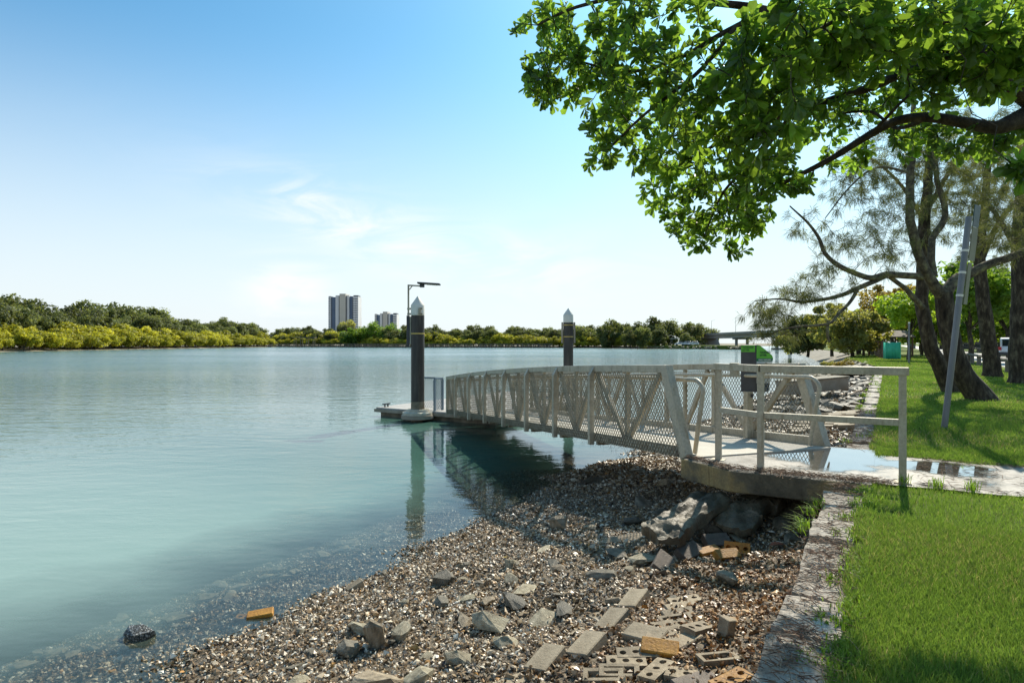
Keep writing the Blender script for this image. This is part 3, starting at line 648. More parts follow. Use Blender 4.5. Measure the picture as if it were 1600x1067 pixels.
MB().lathe(Vector((c1.x, c1.y, 0)), [(.213, 1.56), (.213, 1.60)], 28).build('strap', M['yellow'], p1)
p2, c2 = pile(23.5, 11.15, 'black mooring pile with white cap and two yellow straps, farther out behind the gangway', 'mooring piles')
for z in (2.03, 1.55): MB().lathe(Vector((c2.x, c2.y, 0)), [(.213, z - .015), (.213, z + .02)], 28).build('strap', M['yellow'], p2)
for sx in (-1, 1):
    MB().box(Vector((c2.x + sx * .25, c2.y, 1.72)), (.07, .12, .86)).build('side_guide', M['fascia'], p2, bevel=.01)
MB().box(Vector((c1.x - .30, c1.y + .05, 1.66)), (.085, .16, .95)).build('side_guide', M['lamp'], p1, bevel=.01)
MB().box(Vector((c1.x - .225, c1.y + .05, 1.68)), (.06, .1, .85)).build('side_guide', M['cream'], p1, bevel=.01)
# pile collar on the pontoon
mc = MB(); pr = []
mc.lathe(Vector((c1.x, c1.y, 0)), [(.23, DECK - .10), (.46, DECK - .10), (.46, DECK - .02), (.40, DECK + .0), (.36, DECK + .0), (.34, DECK + .075), (.23, DECK + .075)], 32)
mc.build('pile_collar', M['cream'], pon, smooth=True)
mc = MB(); mc.lathe(Vector((c1.x, c1.y, 0)), [(.30, DECK - .21), (.50, DECK - .21), (.50, DECK - .105), (.30, DECK - .105)], 32); mc.build('collar_skirt', M['fascia'], pon, smooth=True)
cage = thing('pile_cage', W(15.5, 12.27, DECK), 'blue grey fence of posts and mesh around the pile on the pontoon', 'fence')
cp = [(15.46, 11.83), (15.46, 12.72), (15.86, 12.72), (15.86, 11.83)]
for (u_, v_) in cp: MB().beam(W(u_, v_, DECK), W(u_, v_, DECK + .97), .06, .06, up=W(1, 0) - W(0, 0)).build('post', M['bluegrey'], cage)
for (a, c) in ((1, 2), (2, 3), (3, 0)):
    A = W(*cp[a], DECK + .995); B = W(*cp[c], DECK + .995); MB().beam(A, B, .06, .05).build('top_rail', M['bluegrey'], cage)
    mm = MB(); n = int((B - A).length / .085)
    Lh = (B - A).length; dd = (B - A).normalized()
    for sgn in (1, -1):
        for k in range(-14, n + 14):
            zz = np.linspace(0, .93, 20); s_ = k * .085 + sgn * zz * .7
            ok = np.where((s_ > .03) & (s_ < Lh - .03))[0]
            if len(ok) < 2: continue
            f_ = lambda i: Vector((A.x, A.y, 0)) + dd * s_[i] + Vector((0, 0, DECK + .03 + zz[i]))
            mm.beam(f_(ok[0]), f_(ok[-1]), .010, .010)
    o = mm.build('mesh_panel', M['bluegrey'], cage); o['kind'] = 'stuff'
lamp = thing('pontoon_lamp', Vector((c1.x - .285, c1.y, 2.1)), 'slim lamp post with flat dark LED head bracketed to the nearer pile cap', 'lamp')
lx = c1.x - .285
MB().beam(Vector((lx, c1.y, 2.14)), Vector((lx, c1.y, 3.04)), .05, .05, up=(0, 1, 0)).build('pole', M['alu_dark'], lamp)
MB().beam(Vector((lx - .025, c1.y, 3.065)), Vector((lx + .36, c1.y, 3.045)), .045, .045).build('arm', M['alu_dark'], lamp)
MB().beam(Vector((lx + .03, c1.y, 2.93)), Vector((lx + .11, c1.y, 3.04)), .012, .03).build('gusset', M['alu_dark'], lamp)
MB().box(Vector((lx + .42, c1.y, 3.05)), (.14, .10, .10)).build('driver_box', M['lamp'], lamp, bevel=.012)
MB().beam(Vector((lx + .28, c1.y, 3.135)), Vector((lx + .98, c1.y, 3.09)), .30, .05).build('lamp_head', M['lamp'], lamp, bevel=.018)
MB().beam(Vector((lx + .55, c1.y, 3.088)), Vector((lx + .88, c1.y, 3.066)), .2, .012).build('lens', M['binpale'], lamp)
for z in (2.18, 2.34): MB().beam(Vector((lx - .03, c1.y - .02, z)), Vector((c1.x + .17, c1.y - .215, z)), .03, .06).build('clamp', M['alu_dark'], lamp)
MB().box(Vector((c1.x + .09, c1.y - .225, 2.26)), (.07, .04, .2)).build('clamp_plate', M['alu_dark'], lamp)

# ------------------------------------------------------------------ fishing-line bin on its post
bp_ = gp(1.22, GW - .14, 0); bp_.z = gz(1.22) + .035
fb = thing('fishing_line_bin', bp_, 'charcoal and lime green fishing line bin on a square post beside the gangway', 'bin')
MB().beam(bp_, bp_ + Vector((0, 0, .655)), .10, .085, up=G).build('post', M['alu'], fb, bevel=.004)
MB().box(bp_ + Vector((.035, -.053, .60)), (.035, .014, .05)).build('lock', M['lamp'], fb)
# the body: a wedge profile seen from its side; depth direction toward the camera-left
zb = bp_.z + .645
ex = Vector((.96, .28, 0)).normalized(); ey = Vector((-.28, .96, 0)).normalized()   # ex: along printed side
def bl(x, y, z): return bp_ + ex * (x + .10) + ey * (y - .06) + Vector((0, 0, z - bp_.z))
PR = [(-.02, 0), (.20, .0), (.255, .40), (.272, .465), (.255, .52), (.06, .655), (.01, .668), (-.02, .66)]
V = []; DP = .20
prn = PR
front = [bl(x, -.0, zb + z) for x, z in prn]
back = [p + (ex * -.80 + ey * .60).normalized() * DP for p in front]
n = len(prn)
MB().add(front + back, [tuple(range(n)), tuple(range(2 * n - 1, n - 1, -1))] + [(i, n + i, n + (i + 1) % n, (i + 1) % n) for i in range(n)]).build('body', M['binbody'], fb, bevel=.006)
nrm = (-(ey)).normalized()
def face_poly(name, mat, pts, d=.004):
    a = [bl(x, 0, zb + z) + nrm * (d * .2) for x, z in pts]; c = [q + nrm * d for q in a]; k = len(pts)
    return MB().add(a + c, [tuple(range(k, 2 * k))] + [(i, (i + 1) % k, k + (i + 1) % k, k + i) for i in range(k)]).build(name, mat, fb)
face_poly('green_panel', M['bingreen'], [(-.008, .475), (.266, .475), (.25, .515), (.06, .645), (.012, .657), (-.008, .65)])
face_poly('band', M['bindark'], [(-.008, .435), (.258, .435), (.266, .473), (-.008, .473)])
face_poly('notice', M['binpale'], [(-.008, .125), (.205, .125), (.252, .433), (-.008, .433)])
face_poly('navy_panel', M['navy'], [(-.008, .01), (.192, .01), (.204, .123), (-.008, .123)])
for i in range(3): face_poly('printed_line', M['ink'], [(.03, .19 + i * .045), (.075, .19 + i * .045), (.075, .198 + i * .045), (.03, .198 + i * .045)], .006)
face_poly('printed_square', M['ink'], [(.125, .375), (.16, .375), (.16, .415), (.125, .415)], .006)
face_poly('printed_line', M['ink'], [(.02, .395), (.09, .395), (.09, .405), (.02, .405)], .006)
face_poly('hand_symbol', M['binpale'], [(.045, .045), (.075, .04), (.10, .05), (.11, .065), (.085, .075), (.075, .09), (.05, .085), (.04, .065)], .007)
# lime panel on the left upper flank
dv = (ex * -.80 + ey * .60).normalized()
nl = dv.cross(Vector((0, 0, 1))).normalized()
nl = -nl if nl.dot(Vector((-.3, -1, 0))) < 0 else nl
def flank(name, mat, pts, d=.005):
    a = [bl(-.02, 0, zb) + dv * (t * DP) + Vector((0, 0, z)) + nl * (d * .2) for t, z in pts]; c = [q + nl * d for q in a]; k = len(pts)
    return MB().add(a + c, [tuple(range(k, 2 * k)), tuple(range(2 * k - 1, k - 1, -1))] + [(i, (i + 1) % k, k + (i + 1) % k, k + i) for i in range(k)]).build(name, mat, fb)
flank('green_panel', M['bingreen'], [(.05, .565), (.96, .565), (.96, .655), (.05, .655)])
def text(body_, size, origin, xd, yd, mat, parent, name='lettering', ext=.0015):
    cu = bpy.data.curves.new(name, 'FONT'); cu.body = body_; cu.size = size; cu.extrude = ext; cu.materials.append(mat); cu.resolution_u = 2
    cu.offset = .0012
    o = bpy.data.objects.new(name, cu); COL.objects.link(o); o.parent = parent
    xd = xd.normalized(); zd = xd.cross(yd).normalized(); yd = zd.cross(xd)
    o.matrix_local = Matrix.Translation(origin - parent.location) @ Matrix((xd, yd, zd)).transposed().to_4x4()
    me = bpy.data.meshes.new_from_object(o.evaluated_get(bpy.context.evaluated_depsgraph_get())); o2 = link(name, me, parent); o2.matrix_local = o.matrix_local; bpy.data.objects.remove(o)
    o2.name = name
    return o2
zup = Vector((0, 0, 1))
text('TACKLING', .036, bl(.045, 0, zb + .548) + nrm * .006, ex, zup, M['ink'], fb)
text('LITTER', .036, bl(.045, 0, zb + .508) + nrm * .006, ex, zup, M['ink'], fb)
text('ONLY DISCARD', .029, bl(.02, 0, zb + .444) + nrm * .006, ex, zup, M['binpale'], fb)
text('TACKLING', .030, bl(-.02, 0, zb + .618) + dv * DP * .88 + nl * .007, -dv, zup, M['ink'], fb)
text('LITTER', .030, bl(-.02, 0, zb + .582) + dv * DP * .88 + nl * .007, -dv, zup, M['ink'], fb)
# ------------------------------------------------------------------ rocks, bricks and shells on the beach
def rock_mesh(seed, mat, npts=15, squash=.7, rough=True):
    r = random.Random(seed); bm = bmesh.new()
    for _ in range(npts):
        d = Vector((r.gauss(0, 1), r.gauss(0, 1), r.gauss(0, 1))).normalized()
        bm.verts.new(Vector((d.x * .5, d.y * r.uniform(.3, .42), d.z * .5 * squash)))
    res = bmesh.ops.convex_hull(bm, input=bm.verts[:])
    bmesh.ops.delete(bm, geom=[g for g in res['geom_interior'] if isinstance(g, bmesh.types.BMVert)], context='VERTS')
    if rough:
        bmesh.ops.subdivide_edges(bm, edges=bm.edges[:], cuts=2, use_grid_fill=True)
        bmesh.ops.triangulate(bm, faces=bm.faces[:])
        for v_ in bm.verts:
            n_ = mnoise.noise_vector(v_.co * 4.5 + Vector((seed * 3.1, 0, 0)))
            v_.co += n_ * .030 + mnoise.noise_vector(v_.co * 11 + Vector((seed, 0, 0))) * .012
    me = bpy.data.meshes.new('rock'); bm.to_mesh(me); bm.free(); me.materials.append(mat); return me
RM = {}
for nm, mk in (('rock', 'rock'), ('darkrock', 'darkrock'), ('brownrock', 'brownrock'), ('barnacle', 'barnacle')):
    RM[nm] = [rock_mesh(i + 10 * len(RM), M[mk], squash=(.55, .7, .85, .5, .75)[i % 5]) for i in range(6)]
RMsub = [rock_mesh(260 + i, M['paver'], 12, .5, True) for i in range(6)]
RMlow = [rock_mesh(200 + i, M['darkrock'], 13, .62, False) for i in range(8)]
RMlowp = [rock_mesh(230 + i, M['rock'], 12, .5, False) for i in range(6)]
def put_rock(me, p, size, label, group=None, tilt=.3, sink=.22, sc=(1, 1, 1), rz=None):
    o = link('rock', me, None, (p.x, p.y, p.z + size * sc[2] * (.5 * .6 - sink)))
    o.scale = (size * sc[0], size * sc[1], size * sc[2]); o.rotation_euler = (random.uniform(-tilt, tilt), random.uniform(-tilt, tilt), random.uniform(0, 6.28) if rz is None else rz)
    return tag(o, label, 'rock', group)
ROCKS = [
 (585, 999, 44, 'brownrock', 'tall pointed brown rock standing upright on the shells beside a dark wedge rock', (.8, .75, 1.7)),
 (545, 1007, 46, 'darkrock', 'dark wedge shaped rock leaning against the tall pointed brown rock', (1, .8, .7)),
 (571, 970, 56, 'rock', 'pale flat slab of rock lying just behind the tall pointed rock', (1.1, .7, .35)),
 (629, 982, 44, 'rock', 'whitish blocky rock right of the tall pointed rock', (1, .8, .7)),
 (465, 1034, 34, 'darkrock', 'small dark grey wedge rock on shells near the bottom left of the beach', (1.1, .8, .6)),
 (487, 1021, 20, 'darkrock', 'little dark stone just behind the small dark wedge rock', (1, 1, .8)),
 (666, 1024, 28, 'rock', 'small pale flat stone between the two low bottom boulders', (1.1, .9, .45)),
 (654, 1053, 42, 'rock', 'rough grey boulder at the bottom edge, beside the low brown boulder', (1, 1, .8)),
 (592, 1058, 56, 'brownrock', 'low brown boulder at the bottom edge below the tall pointed rock', (1.1, 1, .7)),
 (462, 1062, 34, 'rock', 'pale rounded stone at the bottom edge, leftmost of the stones there', (1, 1, .7)),
 (692, 903, 30, 'darkrock', 'squat dark rock alone on shells a little above the dark twin stone', (1, 1, .9)),
 (690, 938, 28, 'darkrock', 'dark twin stone just below the squat dark rock', (1, .9, .8)),
 (789, 1003, 36, 'rock', 'chunky grey rock with facets left of the sand coloured pavers', (1, 1, .9)),
 (770, 970, 54, 'rock', 'long pale grey rock tilted upward left of the pavers', (1.2, .7, .8)),
 (722, 1026, 42, 'rock', 'pointed two tone grey rock near the bottom, left of the pavers', (1.1, .9, .75)),
 (803, 933, 42, 'darkrock', 'dark sloping rock in the middle of the shell beach', (1.2, .8, .6)),
 (881, 945, 38, 'darkrock', 'dark low rock left of the topmost tilted paver', (1.2, .8, .5)),
 (729, 964, 36, 'brownrock', 'flat brownish stone left of the long pale rock', (1.3, .9, .35)),
 (729, 933, 22, 'rock', 'small grey stone, left one of a loose pair in mid beach', (1, 1, .6)),
 (762, 933, 28, 'brownrock', 'flat brown stone, right one of a loose pair in mid beach', (1.1, .8, .5)),
 (799, 903, 26, 'rock', 'small rounded grey stone behind the dark sloping rock', (1.1, .9, .6)),
 (822, 915, 34, 'rock', 'thin pale slab stone right of the small rounded stone', (1.2, .8, .35)),
 (941, 892, 36, 'darkrock', 'flat dark rock midway between the pavers and the water', (1.3, .8, .5)),
 (964, 859, 30, 'darkrock', 'dark grey rock left of the broken concrete slab', (1.1, .9, .6)),
 (860, 878, 26, 'darkrock', 'jagged black stone, upper one of a touching pair', (1, 1, 1)),
 (872, 886, 22, 'brownrock', 'brown stone, lower one of a touching pair', (1, 1, .7)),
 (797, 880, 24, 'rock', 'small greenish grey stone near the yellow leaf', (1, 1, .8)),
 (957, 936, 26, 'brownrock', 'small tan stone just left of the topmost tilted paver', (1, .8, .6)),
 (850, 854, 20, 'rock', 'small flat grey stone nearer the water in mid beach', (1.2, .9, .4)),
 (876, 927, 20, 'darkrock', 'small dark chip of stone above the dark low rock', (1.2, .9, .5)),
 (850, 957, 40, 'rock', 'pale half buried slab below the dark low rock', (1.3, .9, .25)),
 (876, 816, 34, 'brownrock', 'light brown angular boulder near the waterline, left of the slabs', (1, .9, .75)),
 (922, 749, 30, 'darkrock', 'dark weedy clump of rock at the point of the shell bank', (1.3, 1, .5)),
 (1006, 782, 34, 'darkrock', 'black flat rock just left of the broken concrete slab', (1.4, .9, .45)),
 (989, 811, 26, 'darkrock', 'dark stone below the black flat rock', (1.1, .9, .6)),
 (922, 822, 18, 'rock', 'small bluish grey stone right of the light brown boulder', (1, 1, .7)),
 (1008, 868, 38, 'rock', 'grey brown wedge under the lower end of the broken slab', (1.2, .9, .6)),
 (976, 833, 42, 'brownrock', 'long flat rock on the shells left of the broken slab', (1.4, .8, .3)),
 (935, 893, 1, None, '', None),
 (1035, 801, 28, 'darkrock', 'dark rounded stone touching the broken slab on its river side', (1.1, 1, .8)),
 (1043, 748, 34, 'brownrock', 'flat brown rock on the shell bank below the foot of the gangway', (1.4, 1, .4)),
 (1120, 824, 36, 'darkrock', 'wet dark stone wedged between the two broken slabs', (1.1, .9, .8)),
 (1153, 833, 34, 'rock', 'blue grey stone below the smaller broken slab', (1.2, 1, .5)),
 (1222, 815, 34, 'darkrock', 'dark block of rock in shade under the landing', (1, 1, .7)),
 (1136, 898, 38, 'darkrock', 'dark angular stone below the orange bricks', (1.2, .8, .7)),
 (1237, 838, 30, 'darkrock', 'brown black stone in the shade beside the sea wall', (1.1, .9, .6)),
]
for (px, py, s, kind, lab, sc) in ROCKS:
    if not kind: continue
    p = hit(px, py + s * .28); size = s / F * p.y * 1.38
    put_rock(random.choice(RM[kind]), p, size, lab, None, .25, .14, sc)
pb_ = P(219, 992, 5.12); pb_.z = WATER - .01
put_rock(RM['barnacle'][1], pb_, .30, 'barnacle covered rock poking out of the shallow water', None, .1, .2, (1.1, .9, .85))
# many small stones that nothing tells apart
SP = [(random.uniform(1.6, 9.5), random.uniform(.6, 4.3)) for _ in range(55)]
for (u, v) in SP:
    z = float(hbeach(u, v)); k = random.choice(['rock', 'rock', 'darkrock', 'darkrock', 'brownrock'])
    put_rock(random.choice(RM[k]), W(u, v, z), random.uniform(.06, .13), 'small angular stone scattered among the shells of the beach', 'small stones on the shell beach', .4, .12, (1.1, .9, .7))
# pale flat stones below the surface of the shallows
for i in range(60):
    u = random.uniform(.5, 6.5); v = max(5.45, 5.85 + random.gauss(0, .3) - .03 * u)
    put_rock(random.choice(RMsub), W(u, v, float(hbeach(u, v)) + .012), random.uniform(.09, .30), 'pale flat stone under the shallow water near the shore', 'stones under the shallow water', .1, .12, (1.1, .8, .5))
# boulders of the bank beyond the landing
cnt = 0
while cnt < 120:
    u = random.uniform(17.5, 30); v = random.uniform(.45, 4.0) if u > 20 else random.uniform(.5, 2.6)
    z = float(hbeach(u, v))
    put_rock(random.choice(RMlow if random.random() < .75 else RMlowp), W(u, v, z), random.uniform(.28, .6), 'dark angular boulder in the rock bank beyond the landing', 'boulders of the rock bank', .35, .1, (1.2, 1, .75)); cnt += 1
def rock_heap(name, spots, meshes, mat, label):
    V, Fs_, b = [], [], 0
    for (p, s) in spots:
        me = random.choice(meshes); R_ = Matrix.Rotation(random.uniform(0, 6.28), 3, 'Z') @ Matrix.Rotation(random.uniform(-.4, .4), 3, 'X')
        for v_ in me.vertices: q_ = R_ @ Vector((v_.co.x * s * 1.2, v_.co.y * s, v_.co.z * s * .75)); V.append((q_.x + p.x, q_.y + p.y, q_.z + p.z + s * .12))
        for f_ in me.polygons: Fs_.append(tuple(i + b for i in f_.vertices))
        b += len(me.vertices)
    me = bpy.data.meshes.new(name); me.from_pydata(V, [], Fs_); me.materials.append(mat)
    return tag(link(name, me), label, 'rocks', None, 'stuff')
sp_ = []
for i in range(150):
    u = random.uniform(29, 37.5); v = random.uniform(.5, 4.2); sp_.append((W(u, v, float(hbeach(u, v))), random.uniform(.28, .6)))
for i in range(70):
    u = random.uniform(18, 29); v = random.uniform(.5, 4.2); sp_.append((W(u, v, float(hbeach(u, v))), random.uniform(.2, .4)))
rock_heap('bank_boulders', sp_, RMlow, M['darkrock'], 'dark boulders heaped on the far end of the rock bank')
sp_ = []
for i in range(220):
    u = random.uniform(37.5, 60); v = float(vs(u)) - random.uniform(-.3, 3.6); sp_.append((W(u, v, bank_z(u, v)), random.uniform(.2, .5)))
rock_heap('bank_stones', sp_, RMlowp, M['rock'], 'grey stones on the natural bank past the end of the sea wall')
for i in range(45):
    u = random.uniform(8.9, 17.5); v = random.uniform(.45, 3.6)
    put_rock(random.choice(RMlowp if random.random() < .6 else RMlow), W(u, v, float(hbeach(u, v))), random.uniform(.12, .3), 'stone on the shell slope just past the landing', 'stones past the landing', .3, .1, (1.3, 1, .5))

# broken slabs of concrete under the landing
def slab(A, B, wid, th, seed, label):
    A = Vector(A); B = Vector(B); ax = (B - A); Ls = ax.length; ax.normalize()
    sd = ax.cross(Vector((0, 0, 1))).normalized(); up = sd.cross(ax).normalized()
    nx, ny = 50, 20; V = []
    for layer in (1, 0):
        for i in range(nx):
            for j in range(ny):
                s = i / (nx - 1); t = j / (ny - 1) - .5
                ed = .2 * mnoise.noise(Vector((s * 5, seed, 0))); wl_ = 1 + (.45 * mnoise.noise(Vector((s * 4, seed + 5, 1))))
                q = A + ax * (Ls * s + ed * (2 * abs(t)) + .10 * mnoise.noise(Vector((t * 5, seed, 9))) * (1 if i in (0, nx - 1) else 0)) + sd * (t * wid * wl_)
                edge = max(abs(t) * 2, abs(s - .5) * 2) ** 6
                h = .05 * mnoise.noise(Vector((s * 5, t * 4, seed))) + .022 * mnoise.noise(Vector((s * 22, t * 14, seed)))
                q += up * ((th / 2 - .035 * edge + h) if layer else (-th / 2 + .03 * edge + .05 * mnoise.noise(Vector((s * 7, t * 6, seed + 9)))))
                V.append(q)
    f = []; N = nx * ny
    for i in range(nx - 1):
        for j in range(ny - 1):
            a = i * ny + j; f.append((a, a + 1, a + ny + 1, a + ny)); f.append((N + a, N + a + ny, N + a + ny + 1, N + a + 1))
    for i in range(nx - 1):
        for j in (0, ny - 1):
            a = i * ny + j; g = (a, a + ny, N + a + ny, N + a); f.append(g if j == 0 else g[::-1])
    for j in range(ny - 1):
        for i in (0, nx - 1):
            a = i * ny + j; g = (a + 1, a, N + a, N + a + 1); f.append(g if i == 0 else g[::-1])
    o = MB().add(V, f).build('concrete_slab', M['slab'], None, loc=(A + B) / 2, smooth=True)
    return tag(o, label, 'slab')
slab((1.30, 5.72, -.50), (2.20, 6.62, -.32), .34, .15, 1.5, 'long broken concrete slab tilted up towards the underside of the landing')
slab((2.08, 6.02, -.50), (2.72, 6.60, -.30), .36, .15, 7.5, 'shorter broken concrete slab in the shade of the landing')
slab((2.3, 6.85, -.55), (3.1, 6.6, -.42), .5, .14, 4.5, 'dark broken slab lying deep under the landing')

# bricks and pavers
def brick_mesh(kind, mat, L_=.23, Wd=.11, H=.076, seed=0):
    V = []; f = []
    def q(*pts):
        b = len(V); V.extend(pts); f.append(tuple(range(b, b + len(pts))))
    hx, hy, hz = L_ / 2, Wd / 2, H / 2
    if kind == 'solid':
        bm = bmesh.new(); bmesh.ops.create_cube(bm, size=1)
        for v_ in bm.verts: v_.co = Vector((v_.co.x * L_, v_.co.y * Wd, v_.co.z * H))
        bmesh.ops.bevel(bm, geom=bm.edges[:], offset=.006, segments=1, affect='EDGES')
        me = bpy.data.meshes.new('brick'); bm.to_mesh(me); bm.free(); me.materials.append(mat); return me
    q((-hx, -hy, -hz), (-hx, hy, -hz), (hx, hy, -hz), (hx, -hy, -hz))
    q((-hx, -hy, -hz), (hx, -hy, -hz), (hx, -hy, hz), (-hx, -hy, hz)); q((hx, hy, -hz), (-hx, hy, -hz), (-hx, hy, hz), (hx, hy, hz))
    q((hx, -hy, -hz), (hx, hy, -hz), (hx, hy, hz), (hx, -hy, hz)); q((-hx, hy, -hz), (-hx, -hy, -hz), (-hx, -hy, hz), (-hx, hy, hz))
    if kind == 'holes':
        n = 3; w = L_ / n; r = .021; dep = .05
        for k in range(n):
            cx_ = -hx + w * (k + .5); sq = []; ci = []
            for a in range(8):
                an = a * math.pi / 4; c, s = math.cos(an), math.sin(an); m_ = max(abs(c), abs(s))
                sq.append((cx_ + c / m_ * w / 2, s / m_ * hy, hz)); ci.append((cx_ + c * r, s * r, hz))
            lo = [(x, y, hz - dep) for x, y, z in ci]
            for a in range(8):
                a2 = (a + 1) % 8; q(sq[a], sq[a2], ci[a2], ci[a]); q(ci[a], ci[a2], lo[a2], lo[a])
            q(*lo)
    else:   # frog: a rectangular hollow
        i_ = [(-hx + .028, -hy + .024, hz), (hx - .028, -hy + .024, hz), (hx - .028, hy - .024, hz), (-hx + .028, hy - .024, hz)]
        o_ = [(-hx, -hy, hz), (hx, -hy, hz), (hx, hy, hz), (-hx, hy, hz)]
        lo = [(x * .9, y * .8, hz - .028) for x, y, z in i_]
        for a in range(4):
            a2 = (a + 1) % 4; q(o_[a], o_[a2], i_[a2], i_[a]); q(i_[a], i_[a2], lo[a2], lo[a])
        q(*lo)
    me = bpy.data.meshes.new('brick'); me.from_pydata(V, [], f); me.materials.append(mat); me.validate(); return me
def worn(me, seed):
    r = random.Random(seed)
    for v_ in me.vertices: v_.co += mnoise.noise_vector(Vector(v_.co) * 14 + Vector((seed, 0, 0))) * .0055
    return me
BK = {'hole': brick_mesh('holes', M['brick']), 'frog': brick_mesh('frog', M['brick']), 'paver': brick_mesh('solid', M['paver'], .25, .16, .075),
      'orange': brick_mesh('solid', M['orange'], .22, .105, .08), 'orangehole': brick_mesh('holes', M['orange'], .22, .105, .08), 'dark': brick_mesh('solid', M['darkbrick'], .25, .15, .08), 'plain': brick_mesh('solid', M['brick'])}
BR = [  # px, py, kind, heading (deg, 0 = along the picture plane), pitch about long axis, nose tilt, lift, label
 (990, 936, 'paver', 55, -14, 12, .02, 'tilted sand coloured paver, topmost of the diagonal row of four'),
 (957, 969, 'paver', 52, -14, 13, .02, 'tilted sand coloured paver, second from the top of the diagonal row'),
 (917, 1010, 'paver', 52, -12, 12, .02, 'tilted sand coloured paver, third from the top of the diagonal row'),
 (853, 1030, 'paver', 55, -10, 12, .02, 'tilted sand coloured paver, lowest of the diagonal row of four'),
 (801, 1064, 'paver', 30, 0, 4, -.015, 'flat paver half buried at the bottom edge below the diagonal row'),
 (948, 953, 'paver', 50, 0, 0, -.03, 'flat buried paver beside the two topmost tilted pavers'),
 (906, 986, 'paver', 48, 0, 0, -.03, 'flat buried paver beside the second and third tilted pavers'),
 (998, 898, 'paver', 55, 0, 0, -.028, 'flat worn paver leading up towards the broken slab'),
 (868, 1052, 'paver', 35, 0, 0, -.03, 'flat sandy paver below the lowest tilted paver'),
 (1070, 934, 'hole', 8, 0, 5, .0, 'tan brick, topmost of the short stack of six'),
 (1066, 944, 'plain', 8, 4, 5, .0, 'tan brick, second in the short stack of six'),
 (1061, 954, 'plain', 8, 6, 5, .0, 'tan brick, third in the short stack of six'),
 (1057, 965, 'frog', 6, 6, 5, .0, 'hollowed tan brick, fourth in the short stack of six'),
 (1046, 974, 'hole', 4, 5, 5, .0, 'tan brick with round holes, fifth in the short stack of six'),
 (1040, 984, 'hole', 2, 3, 5, .0, 'tan brick with round holes, lowest in the short stack of six'),
 (1091, 980, 'hole', 40, 0, -8, .01, 'short tan brick right of the stack of six'),
 (1135, 984, 'plain', 20, 0, 80, .03, 'tan brick standing on end near the sea wall'),
 (1009, 990, 'paver', -40, 10, 4, .01, 'grey paver tilted below the stack of six bricks'),
 (1036, 998, 'plain', -25, 0, 0, .0, 'flat tan brick between grey paver and orange brick'),
 (1070, 997, 'plain', 35, 0, 5, .0, 'greenish flat brick below the short tan brick'),
 (1031, 1013, 'orange', -20, 25, 0, .02, 'brick with orange stained face among the tan bricks'),
 (994, 1020, 'hole', -5, 4, 4, .01, 'tan brick with three holes, upper of two side by side'),
 (979, 1033, 'hole', -5, 4, 4, .01, 'tan brick with three holes, lower of two side by side'),
 (968, 1047, 'frog', -10, 8, 4, .01, 'hollowed tan brick behind another hollowed one at the bottom'),
 (943, 1056, 'frog', -12, 8, 6, .01, 'hollowed tan brick leftmost at the bottom of the pile'),
 (1027, 1048, 'hole', 48, -6, 4, .015, 'long tan brick with holes pointing away at the bottom'),
 (1074, 1052, 'hole', -25, 0, 3, .0, 'pale brick with holes near the bottom, right of the long one'),
 (1122, 1026, 'frog', 10, -4, 0, .01, 'grey hollowed brick beside the sea wall'),
 (1143, 1063, 'orangehole', 25, 0, 8, .01, 'rusty brick at the bottom edge beside the sea wall'),
 (1090, 1064, 'dark', 20, 0, 4, .0, 'dark brick at the bottom edge between pale and rusty bricks'),
 (1136, 866, 'orange', 15, 30, 0, .03, 'wet orange brick in front of the other orange bricks'),
 (1107, 860, 'orange', 20, 10, 6, .02, 'wet orange brick at the left of the orange heap'),
 (1152, 858, 'orangehole', -25, 60, 0, .05, 'wet orange brick with holes at the right of the orange heap'),
 (1035, 879, 'dark', 60, 35, 15, .03, 'dark brown paver leaning at the lower end of the broken slab'),
 (1077, 864, 'dark', 35, 30, 8, .05, 'large dark brown paver leaning left of the orange bricks'),
 (1120, 849, 'dark', 10, 30, 0, .07, 'dark brown paver behind the orange bricks'),
 (407, 964, 'orange', 15, 10, 5, .06, 'orange brick at the water edge of the shell beach'),
 (389, 967, 'orangehole', 5, 0, 0, .05, 'smaller wet orange brick half in the water'),
 (555, 914, 'plain', 30, 0, 25, .03, 'ochre brick end standing up near the waterline'),
]
BV = {k_: [me_] + [worn(me_.copy(), 3 + j_) for j_ in range(3)] for k_, me_ in BK.items()}
for l_ in BV.values(): worn(l_[0], 1)
for (px, py, kind, hd, roll, nose, lift, lab) in BR:
    p = hit(px, py + 6)
    o = link('paver' if 'paver' in kind or kind == 'dark' else 'brick', random.choice(BV[kind]), None, (p.x, p.y, p.z - (.018 if nose < 10 and roll < 9 else .004) + lift * .8))
    o.rotation_euler = (Matrix.Rotation(math.radians(hd), 3, 'Z') @ Matrix.Rotation(-math.radians(nose), 3, 'Y') @ Matrix.Rotation(math.radians(roll), 3, 'X')).to_euler()
    if 'on end' in lab: o.scale = (.62, .85, .85)
    if 'end standing' in lab: o.scale = (.7, .9, .9)
    tag(o, lab, 'paver' if o.name.startswith('paver') else 'brick', 'loose bricks and pavers on the beach')
